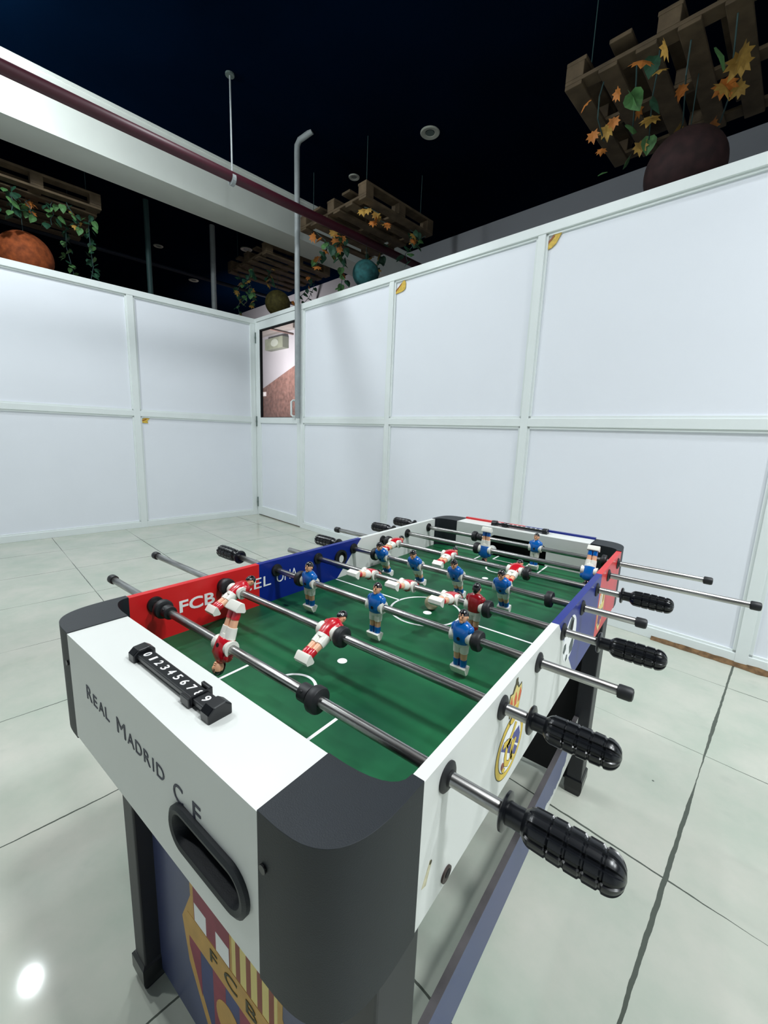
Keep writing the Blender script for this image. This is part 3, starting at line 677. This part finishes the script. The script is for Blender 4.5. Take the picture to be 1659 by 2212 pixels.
bb = MB(); bb.plate(circ(-0.453, 0.626, 0.0095, 0.0078), [], -0.001, 0.002, fo, 0); bb.plate(circ(-0.452, 0.627, 0.005, 0.004), [], 0.002, 0.0026, fo, 1)
bb.build('bolt_head', [mat('rusty bolt', (66, 54, 52), 0.5, metal=0.4), m_deep], sb_r)
sc = MB(); sc.plate([(-0.502, 0.655), (-0.494, 0.652), (-0.490, 0.662), (-0.485, 0.672), (-0.489, 0.676), (-0.495, 0.666)], [], -0.0002, 0.0003, fo, 0); sc.plate(circ(-0.488, 0.673, 0.0022), [], 0.0003, 0.0006, fo, 1)
sc.build('chip_mark', [m_scar, m_line], sb_r)
# --- end boards: near one has a ball-return cup on its outer face, both have a goal mouth inside
def end_board(rot, label):
    e = MB()
    fy = lambda u, v, a: (u, a, v)
    goal = [(-0.097, HB + 0.001), (-0.097, 0.728), (-0.090, 0.742), (-0.078, 0.749), (0.078, 0.749), (0.090, 0.742), (0.097, 0.728), (0.097, HB + 0.001)]
    e.plate([(-XB, HB), (-0.097, HB)] + goal[1:-1] + [(0.097, HB), (XB, HB), (XB, 0.752), (-XB, 0.752)], [], -YI - 0.016, -YI, fy, 0)
    e.box(-XB, XB, -YL, -YI, 0.752, HT, 0)
    cup = stadium(0.141, 0.675, 0.060, 0.0180)
    e.plate([(-XB, HB), (XB, HB), (XB, 0.752), (-XB, 0.752)], [cup[::-1]], -YL, -YL + 0.012, fy, 0)
    o = e.build('end_board', m_white, table, rot=(0, 0, rot)); o['label'] = label
    l = MB(); l.box(-0.12, 0.12, -YI - 0.050, -YI - 0.046, HB, 0.752); l.box(-0.115, -0.111, -YI - 0.048, -YI - 0.016, HB, 0.752); l.box(0.111, 0.115, -YI - 0.048, -YI - 0.016, HB, 0.752); l.box(-0.112, 0.112, -YI - 0.048, -YI - 0.016, HB, HB + 0.004)
    l.build('goal_box', m_deep, o)
    r = MB(); f2 = lambda u, v, a: (u, -YL - a, v)
    R0 = stadium(0.141, 0.675, 0.0670, 0.0266); R1 = stadium(0.141, 0.675, 0.056, 0.0155); n = len(R0)
    rings = []
    for d, a, q in ((0.0, -0.001, 0), (0.0, 0.004, 0), (0.35, 0.006, 0), (0.8, 0.005, 0), (1.0, 0.001, 0), (1.0, -0.034, 0.0)):
        rings.append([f2(R0[i][0] * (1 - d) + R1[i][0] * d, R0[i][1] * (1 - d) + R1[i][1] * d, a) for i in range(n)])
    r.loft(rings, 0, False); r.add(rings[-1], [tuple(range(n))], 0)
    r.build('ball_return_cup', m_black, o, smooth=True, fix=True)
    return o
eb_n = end_board(0, 'near end board with the club name and ball return'); eb_f = end_board(PI, 'far end board with the dark goal mouth')
# club name on the near end face (small capitals); the return cup covers the feet of C and F
fe = lambda u, v, a: (u, -YL - 0.0003 - a, v)
tx = MB(); ZB = 0.7035
def caps(mb, items):
    for ch, u0, u1, h in items: add_text(mb, ch, u0, u1, ZB - (0.0045 if ch in 'CF' else 0), ZB + h - (0.0045 if ch in 'CF' else 0), fe)
caps(tx, [('R', -0.157, -0.139, 0.0200), ('E', -0.134, -0.121, 0.0160), ('A', -0.116, -0.098, 0.0160), ('L', -0.094, -0.082, 0.0160),
          ('M', -0.058, -0.034, 0.0200), ('A', -0.029, -0.011, 0.0160), ('D', -0.007, 0.009, 0.0160), ('R', 0.014, 0.029, 0.0160), ('I', 0.035, 0.0375, 0.0160), ('D', 0.044, 0.061, 0.0160),
          ('C', 0.080, 0.099, 0.0205), ('F', 0.118, 0.132, 0.0205)])
tx.build('lettering', m_ink, eb_n, fix=False)
# red and blue edge strip on the far end
st = MB(); st.box(-XB, 0.0, YL - 0.010, YL + 0.002, HB, HT + 0.006, 0); st.box(0.0, XB, YL - 0.010, YL + 0.002, HB, HT + 0.006, 1)
st.build('edge_facing', [m_red, m_blue], eb_f, rot=(0, 0, -PI))
# --- corner posts
def corner_post(sx, sy):
    n = 22; pts = []; ex = 2 / 3.6
    for i in range(n + 1):
        a = PI / 2 * i / n
        pts.append((XB + (XO - XB) * math.sin(a) ** ex, -(YE + (YL - YE) * math.cos(a) ** ex)))
    pts.append((XI, -YE))
    for i in range(1, 8):
        a = PI / 2 * i / 8
        pts.append((XB + 0.0 + (XI - XB) * math.cos(a) ** 0.75, -(YE + (YI - YE) * math.sin(a) ** 0.75)))
    pts.append((XB, -YI))
    mb = MB().plate(pts, [], HB - 0.004, HT + 0.0015, lambda u, v, a: (u * sx, v * sy, a))
    return mb.build('corner_post', m_black, table, smooth=True, bevel=0.0015)
for sx in (1, -1):
    for sy in (1, -1):
        p = corner_post(sx, sy)
        MB().tube([(XB * sx + 0.008 * sx, (-YL - 0.0005) * sy, 0.728), (XB * sx + 0.008 * sx, (-YL - 0.002) * sy, 0.728)], 0.004, 10).build('screw', m_gloss, p)
# --- playing field and its lines
pf = MB().box(-XI, XI, -YI, YI, ZF - 0.012, ZF).build('playfield', field_mat(), table)
fz = lambda u, v, a: (u, v, ZF + a); LW = 0.0024
def line(ml, x0, y0, x1, y1, w=LW):
    dx, dy = x1 - x0, y1 - y0; n = math.hypot(dx, dy); px, py = -dy / n * w, dx / n * w
    ml.plate([(x0 + px, y0 + py), (x0 - px, y0 - py), (x1 - px, y1 - py), (x1 + px, y1 + py)], [], -0.0002, 0.0004, fz)
def arc(ml, cx, cy, r, a0, a1, w=LW, n=30):
    ml.plate(circ(cx, cy, r + w, n=n, a0=a0, a1=a1) + circ(cx, cy, r - w, n=n, a0=a0, a1=a1)[::-1], [], -0.0002, 0.0004, fz)
for xa, xb in ((-XI + 0.003, -0.078), (0.080, XI - 0.003)):
    ml = MB(); line(ml, xa, -0.003, xb, -0.003); ml.build('halfway_line', m_wink, pf)
ml = MB(); arc(ml, 0.0, -0.012, 0.079, 0, PI); arc(ml, 0.0, -0.012, 0.079, PI, 2 * PI); ml.build('centre_circle', m_wink, pf)
MB().plate(circ(0.010, -0.020, 0.0095), [], -0.0002, 0.0004, fz).build('centre_spot', m_wink, pf)
for sg in (-1, 1):
    ml = MB(); line(ml, -0.101, sg * YI, -0.101, sg * 0.401); line(ml, 0.104, sg * YI, 0.104, sg * 0.401); line(ml, -0.1034, sg * 0.401, 0.1064, sg * 0.401)
    ml.build('penalty_area', m_wink, pf)
    a0 = 0 if sg < 0 else PI
    ml = MB(); arc(ml, 0.002, sg * 0.401, 0.037, a0, a0 + PI); ml.build('penalty_arc', m_wink, pf)
    MB().plate(circ(0.007, sg * 0.293, 0.0085), [], -0.0002, 0.0004, fz).build('penalty_spot', m_wink, pf)
    ml = MB(); line(ml, -0.055, sg * YI, -0.055, sg * 0.49); line(ml, 0.055, sg * YI, 0.055, sg * 0.49); line(ml, -0.055, sg * 0.49, 0.055, sg * 0.49)
    ml.build('goal_area', m_wink, pf)
MB().box(-0.28, 0.28, -0.50, 0.50, HB, HB + 0.010).build('underside_board', m_leg, table)
# --- legs, end panels, stretchers
def leg(sx, sy):
    mb = MB()
    mb.box(0.249, 0.291, 0.475, 0.545, 0.0, HB + 0.004)
    for v in range(len(mb.v)):
        x, y, z = mb.v[v]; mb.v[v] = (x * sx, y * sy, z)
    o = mb.build('leg', m_leg, table, bevel=0.003)
    f = MB(); a, b2 = 0.246, 0.296; y0, y1 = 0.472, 0.550
    prof = [(0.0, 0.010), (0.006, 0.003), (0.022, 0.0), (0.052, 0.0), (0.058, 0.004)]
    rings = [[((a + q) * sx, (y0 + q) * sy, z), ((b2 - q) * sx, (y0 + q) * sy, z), ((b2 - q) * sx, (y1 - q) * sy, z), ((a + q) * sx, (y1 - q) * sy, z)] for z, q in prof]
    f.loft(rings).build('foot_cap', m_gloss, o)
    return o
for sx in (1, -1):
    for sy in (1, -1): leg(sx, sy)
def end_panel(rot):
    return MB().box(-0.249, 0.249, -0.516, -0.510, 0.022, HB + 0.002).box(-0.249, 0.249, -0.510, -0.502, 0.022, HB + 0.002, 1).build('end_panel', [m_navy, m_deep], table, rot=(0, 0, rot))
ep_n = end_panel(0); ep_f = end_panel(PI)
# big shield crest on the near panel
fp = lambda u, v, a: (u + 0.003, -0.516 - a, v - 0.021)
k = MB()
blob(k, [(-0.150, 0.262), (-0.118, 0.330), (-0.120, 0.415), (0.0, 0.440), (0.120, 0.415), (0.118, 0.330), (0.150, 0.262), (0.132, 0.180), (0.080, 0.095), (0.0, 0.030), (-0.080, 0.095), (-0.132, 0.180)], fp, 0, 0)
blob(k, [(-0.128, 0.240), (0.128, 0.240), (0.113, 0.185), (0.068, 0.110), (0.0, 0.052), (-0.068, 0.110), (-0.113, 0.185)], fp, 1, 5)
for i, x in enumerate((-0.128, -0.055, 0.018, 0.092)):
    w_ = 0.036
    zb = lambda xx: 0.055 + abs(xx) * 0.95 + max(0, abs(xx) - 0.1) * 1.5
    blob(k, [(x, 0.240), (x + w_, 0.240), (x + w_, zb(x + w_)), (x, zb(x))], fp, 2, 4)
blob(k, [(-0.130, 0.240), (-0.148, 0.262), (-0.130, 0.288), (0.130, 0.288), (0.148, 0.262), (0.130, 0.240)], fp, 3, 0)
blob(k, [(-0.108, 0.290), (-0.004, 0.290), (-0.004, 0.420), (-0.108, 0.405)], fp, 2, 4)
for x0 in (-0.106, -0.042):
    for z0 in (0.290, 0.372): blob(k, [(x0, z0), (x0 + 0.036, z0), (x0 + 0.036, z0 + 0.036), (x0, z0 + 0.036)], fp, 3, 1)
blob(k, [(0.002, 0.290), (0.108, 0.290), (0.108, 0.405), (0.002, 0.420)], fp, 2, 2)
for i in range(4): blob(k, [(0.012 + i * 0.026, 0.290), (0.023 + i * 0.026, 0.290), (0.023 + i * 0.026, 0.412), (0.012 + i * 0.026, 0.412)], fp, 3, 3)
blob(k, circ(-0.012, 0.170, 0.036, 0.036, 24), fp, 4, 0)
add_text(k, 'F C B', -0.060, 0.062, 0.253, 0.277, lambda u, v, a: (u + 0.003, -0.5172 - a, v - 0.021), 6, 0.0)
k.build('shield_crest', [m_gold2, m_wink, m_yel, m_brown, m_claret, m_crestblue, m_line], ep_n)
m_str = stretcher_mat(); m_edge = mat('raw board edge', (84, 80, 82), 0.7, noise=0.15, nscale=40)
for sx in (1, -1):
    MB().box(0.249 * sx, 0.261 * sx, -0.476, 0.476, 0.146, 0.2592).box(0.249 * sx, 0.261 * sx, -0.476, 0.476, 0.2592, 0.260, 1).build('stretcher', [m_str, m_edge], table)
# --- score counters on both ends
def counter(rot, label):
    b = MB()
    b.box(-0.072, 0.090, -0.586, -0.567, HT + 0.004, HT + 0.0105)
    def endcap(x0, x1):
        pr = [(-0.590, HT - 0.0005), (-0.590, HT + 0.010), (-0.584, HT + 0.0155), (-0.570, HT + 0.0165), (-0.563, HT + 0.011), (-0.563, HT - 0.0005)]
        b.plate(pr, [], x0, x1, lambda u, v, a: (a, u, v))
    endcap(-0.086, -0.070); endcap(0.086, 0.102)
    o = b.build('score_counter', m_gloss, table, bevel=0.0015, rot=(0, 0, rot)); o['label'] = label
    d = MB(); fzc = lambda u, v, a: (u, v, HT + 0.0108 + a)
    for i in range(10):
        x = -0.0615 + i * 0.0152; w_ = 0.0036 if i != 1 else 0.0018
        add_text(d, str(i), x - w_, x + w_, -0.5815, -0.5715, fzc, 0, 0.012)
    d.build('numerals', m_wink, o, fix=False)
    s = MB(); s.box(0.046, 0.064, -0.5905, -0.5865, HT + 0.001, HT + 0.0115); s.box(0.046, 0.064, -0.5665, -0.5625, HT + 0.001, HT + 0.0135); s.box(0.046, 0.064, -0.588, -0.565, HT + 0.0008, HT + 0.0036)
    s.box(0.0615, 0.064, -0.588, -0.565, HT + 0.0035, HT + 0.0128)
    s.build('score_slider', m_gloss, o, bevel=0.001)
    return o
counter(0, 'score counter on the near end'); counter(PI, 'score counter on the far end')
# --- player figures
def figure_mesh(shirt):
    m = MB(); n = 20
    SK, SH, ST, SO, HA, FT, FC, HO = range(8)
    def ring(cx, cy, z, rx, ry, p=2.4):
        o = []
        for k in range(n):
            a = 2 * PI * k / n; ca, sa = math.cos(a), math.sin(a)
            o.append((cx + rx * math.copysign(abs(ca) ** (2 / p), ca), cy + ry * math.copysign(abs(sa) ** (2 / p), sa), z))
        return o
    for sx in (-1, 1):
        x = 0.0060 * sx
        m.loft([ring(x, 0, -0.010, 0.0070, 0.0085), ring(x, 0, -0.020, 0.0070, 0.0080), ring(x, 0, -0.0285, 0.0066, 0.0072), ring(x, 0, -0.0288, 0.0050, 0.0056)], ST)
        m.loft([ring(x, 0, -0.026, 0.0055, 0.0060), ring(x, 0, -0.033, 0.0054, 0.0058), ring(x * 0.98, -0.0003, -0.0415, 0.0050, 0.0054)], SK)
        m.loft([ring(x * 0.98, 0, -0.0405, 0.0056, 0.0060), ring(x * 0.98, -0.0006, -0.047, 0.0056, 0.0061), ring(x * 0.98, 0, -0.0545, 0.0052, 0.0055)], SO)
    m.loft([ring(0, 0, -0.004, 0.0135, 0.0100), ring(0, -0.0004, -0.012, 0.0133, 0.0100), ring(0, -0.0004, -0.018, 0.0120, 0.0085)], ST)
    # torso
    m.loft([ring(0, 0, -0.0125, 0.0118, 0.0096), ring(0, 0, -0.0115, 0.0132, 0.0108), ring(0, 0.0004, -0.004, 0.0148, 0.0124), ring(0, 0.0006, 0.005, 0.0158, 0.0128), ring(0, 0.0002, 0.013, 0.0168, 0.0118),
            ring(0, -0.0004, 0.0185, 0.0152, 0.0098), ring(0, -0.0006, 0.0222, 0.0112, 0.0078), ring(0, -0.0004, 0.0245, 0.0066, 0.0060)], SH)
    for sx in (-1, 1):
        m.ell((0.0150 * sx, 0.0, 0.0120), (0.0046, 0.0080, 0.0082), SH, 14, 8)
        m.lathe_x([(0.0105 * sx, 0.0108), (0.0150 * sx, 0.0112), (0.0176 * sx, 0.0122), (0.0186 * sx, 0.0118), (0.0186 * sx, 0.0068)], 20, ST)
    # screw hole on the chest
    m.lathe_x([(0, 0.0001), (0, 0.0001)], 6, HO) if False else None
    m.add([(0.0030 * math.cos(2 * PI * i / 12), 0.0136, -0.001 + 0.0030 * math.sin(2 * PI * i / 12)) for i in range(12)] + [(0.0030 * math.cos(2 * PI * i / 12), 0.0105, -0.001 + 0.0030 * math.sin(2 * PI * i / 12)) for i in range(12)],
          [tuple(range(12))] + [(i, (i + 1) % 12, 12 + (i + 1) % 12, 12 + i) for i in range(12)], HO)
    # neck, head, features
    m.loft([ring(0, 0, 0.0215, 0.0052, 0.0052), ring(0, 0.0004, 0.0275, 0.0046, 0.0048)], SK)
    hv = len(m.v)
    m.loft([ring(0, 0.0014, 0.0240, 0.0030, 0.0030, 2), ring(0, 0.0016, 0.0258, 0.0050, 0.0056, 2.2), ring(0, 0.0010, 0.0295, 0.0062, 0.0072, 2.2), ring(0, 0.0004, 0.0335, 0.0067, 0.0078, 2.1), ring(0, 0.0, 0.0380, 0.0062, 0.0072, 2), ring(0, 0, 0.0408, 0.0040, 0.0046, 2)], FC)
    m.ell((0, 0.0088, 0.0318), (0.0012, 0.0016, 0.0024), FC, 8, 6)                     # nose
    m.ell((0, 0.0078, 0.0275), (0.0026, 0.0008, 0.0006), SO if False else FC, 8, 4)     # lips
    m.ell((0, 0.0066, 0.0253), (0.0026, 0.0020, 0.0016), FC, 8, 5)                     # chin
    for sx in (-1, 1):
        m.ell((0.0069 * sx, -0.0004, 0.0320), (0.0010, 0.0018, 0.0024), FC, 8, 5)      # ears
        m.ell((0.0027 * sx, 0.0078, 0.0334), (0.0010, 0.0005, 0.0005), HO, 6, 4)       # eyes
        m.ell((0.0028 * sx, 0.0078, 0.0348), (0.0017, 0.0006, 0.0004), HA, 6, 4)       # brows
    # hair cap with combed ridges, longer at the back of the head
    seg, rg = 32, 10; R = []
    for i in range(rg + 1):
        f = i / rg; row = []
        for k in range(seg):
            a = 2 * PI * k / seg; back = max(0.0, -math.sin(a)); front = max(0.0, math.sin(a))
            zlow = 0.0352 + 0.0010 * front - 0.0100 * back ** 1.5
            z = zlow + (0.0435 - zlow) * f
            h = max(0.0, 1 - ((z - 0.0325) / 0.0112) ** 2) ** 0.5
            rd = 1 + 0.035 * math.sin(a * 9 + f * 2)
            row.append((0.0075 * h * math.cos(a) * rd, -0.0004 + 0.0086 * h * math.sin(a) * rd, z))
        R.append(row)
    m.loft(R, HA)
    for i in range(hv, len(m.v)):
        x, y, z = m.v[i]; m.v[i] = (x * 1.12, y * 1.12, 0.0250 + (z - 0.0250) * 1.08)
    # foot block: wide on top, wedge below
    pr = [(-0.0072, -0.0525), (0.0072, -0.0525), (0.0088, -0.0540), (0.0086, -0.0565), (0.0032, -0.0660), (-0.0032, -0.0660), (-0.0086, -0.0565), (-0.0088, -0.0540)]
    m.plate(pr, [], -0.0138, 0.0138, lambda u, v, a: (a, u, v), FT)
    o = m.build('player_figure', [m_skin, shirt, m_short, shirt, m_hair, m_short, m_skin2, m_deep], smooth=True)
    me = o.data; bpy.data.objects.remove(o)
    return me
FIG = {'r': figure_mesh(m_shirtr), 'd': figure_mesh(m_shirtd), 'b': figure_mesh(m_shirtb)}
FIGL = {'r': 'red shirted player figure', 'd': 'dark red shirted player figure standing upright', 'b': 'blue shirted player figure'}
def handle_mesh():
    seg, rows = 80, []
    prof = [(0, 0.0070), (0, 0.0150), (0.0012, 0.0166), (0.0034, 0.0166), (0.0046, 0.0140), (0.0048, 0.0098), (0.010, 0.0094), (0.018, 0.0098)]
    body0, body1, tip = 0.018, 0.082, 0.0945
    N_ = 64
    xs = [body0 + (tip - body0) * i / N_ for i in range(1, N_ + 1)]
    for x, r in prof: rows.append([(x, r * math.cos(2 * PI * k / seg), r * math.sin(2 * PI * k / seg)) for k in range(seg)])
    for x in xs:
        if x < 0.027: f = (x - 0.018) / 0.009; r = 0.0098 + (0.0156 - 0.0098) * math.sin(f * PI / 2)
        elif x < 0.080: r = 0.0156 + 0.0006 * math.sin((x - 0.027) / 0.053 * PI)
        else: f = (x - 0.080) / (tip - 0.080); r = 0.0156 * max(0.0, 1 - f ** 2.4) ** 0.5 + 0.0002
        gr = min(abs(x - g_) for g_ in (0.0395, 0.0525, 0.0655, 0.0785))
        if gr < 0.0011: r -= 0.0014
        row = []
        for kk in range(seg):
            a = 2 * PI * kk / seg; rr = r
            if x > 0.022 and r > 0.005:
                q = (a * 10 / (2 * PI)) % 1.0
                rr = r - (0.0018 if abs(q - 0.5) < 0.13 else 0.0)
            row.append((x, rr * math.cos(a), rr * math.sin(a)))
        rows.append(row)
    o = MB().loft(rows).build('handle', m_gloss, smooth=True); me = o.data; bpy.data.objects.remove(o); return me
HANDLE = handle_mesh()
def keep(mb, name, m, **k):
    o = mb.build(name, m, **k); me = o.data; bpy.data.objects.remove(o); return me
BUMP = keep(MB().lathe_x([(-0.007, 0.0068), (-0.007, 0.0125), (-0.0060, 0.0155), (-0.0035, 0.0168), (0.0035, 0.0168), (0.0060, 0.0155), (0.007, 0.0125), (0.007, 0.0068)], 28), 'bumper', m_rubber, smooth=True)
COLL = keep(MB().lathe_x([(-0.0075, 0.0067), (-0.0075, 0.0108), (-0.0068, 0.0114), (0.0068, 0.0114), (0.0075, 0.0108), (0.0075, 0.0067)], 24).ell((0, -0.0085, 0.0070), (0.0022, 0.0022, 0.0022), 0, 10, 6), 'stop_collar', m_rubber, smooth=True)
CAPM = keep(MB().lathe_x([(-0.018, 0.0068), (-0.018, 0.0086), (-0.016, 0.0092), (-0.004, 0.0092), (-0.001, 0.0080), (0.0, 0.0050), (0.0002, 0.0005)], 20), 'end_cap', m_rubber, smooth=True)
def child(name, me, parent, loc, rot=(0, 0, 0), label=None):
    o = bpy.data.objects.new(name, me); COL.objects.link(o); o.parent = parent; o.location = loc; o.rotation_euler = rot
    if label: o['label'] = label
    return o
D = math.radians
# x0, x1, left end, right end, figures (x, colour, swing), bumpers, collars
RODS = [
 (-0.488, 0.440, 'cap', 'handle', [(-0.069, 'r', 160)], [-0.262, 0.1275], [-0.242, 0.109], -0.490, 0.361),
 (-0.595, 0.420, 'cap', 'handle', [(-0.243, 'r', -66), (0.012, 'r', -64)], [-0.279, 0.041], [], -0.598, 0.338),
 (-0.520, 0.424, 'handle', 'cap', [(-0.181, 'b', 2), (0.003, 'b', -2), (0.182, 'b', 0)], [-0.209, 0.210], [], -0.434, 0.426),
 (-0.404, 0.440, 'none', 'handle', [(-0.121, 'r', -103), (-0.015, 'r', -104), (0.090, 'r', -100), (0.143, 'd', -4)], [0.169], [], -0.404, 0.359),
 (-0.430, 0.412, 'handle', 'cap', [(-0.188, 'b', 27), (-0.083, 'b', 27), (0.030, 'b', 25), (0.143, 'b', 22)], [-0.213, 0.243], [], -0.348, 0.414),
 (-0.488, 0.430, 'cap', 'handle', [(-0.246, 'r', -78), (-0.063, 'r', -78), (0.121, 'r', -70)], [-0.270, 0.151], [], -0.491, 0.352),
 (-0.430, 0.585, 'handle', 'cap', [(-0.017, 'b', 178), (0.262, 'b', 158)], [-0.043], [], -0.347, 0.588),
 (-0.430, 0.506, 'handle', 'cap', [(0.085, 'b', -2)], [-0.113, 0.272], [-0.096], -0.350, 0.509)]
ORD = ['nearest', 'second', 'third', 'fourth', 'fifth', 'sixth', 'seventh', 'farthest']
for i, (x0, x1, le, re_, figs, bumps, colls, lx, rx) in enumerate(RODS):
    seg = 24
    rod = MB().lathe_x([(x0, 0.0060), (x0 + 0.0008, 0.0066), (x1 - 0.0008, 0.0066), (x1, 0.0060)], seg).build('playing_rod', m_chrome, table, smooth=True, loc=(0, RY[i], ZR))
    for x, cc, a in figs:
        ang = D(a)
        child('player_figure', FIG[cc], rod, (x, 0, 0), (-ang, 0, PI) if cc == 'b' else (ang, 0, 0), FIGL[cc])
    for x in bumps: child('bumper', BUMP, rod, (x, 0, 0))
    for x in colls: child('stop_collar', COLL, rod, (x, 0, 0))
    if le == 'handle': child('handle', HANDLE, rod, (lx, 0, 0), (0.3, 0, PI))
    elif le == 'cap': child('end_cap', CAPM, rod, (lx - 0.0005, 0, 0), (0, 0, PI))
    if re_ == 'handle': child('handle', HANDLE, rod, (rx, 0, 0), (0.15, 0, 0))
    elif re_ == 'cap': child('end_cap', CAPM, rod, (rx, 0, 0))
# --- balls
def ball(x, y, r, c, label):
    m = mat(label.split()[0] + ' ball plastic', c, 0.5, noise=0.12, nscale=60)
    mb = MB().ell((0, 0, r), (r, r, r), 0, 28, 18)
    for kx in range(5):
        a = 2 * PI * kx / 5
        mb.add([], [])
    o = mb.build('table_football', m, smooth=True, loc=(x, y, ZF + 0.0003)); tag(o, label, 'ball', 'small table football balls')
ball(0.007, 0.002, 0.0162, (176, 164, 134), 'worn tan ball resting on the pitch beside the centre spot')
ball(-0.084, 0.548, 0.0150, (226, 228, 226), 'white ball lying in the far goal mouth')
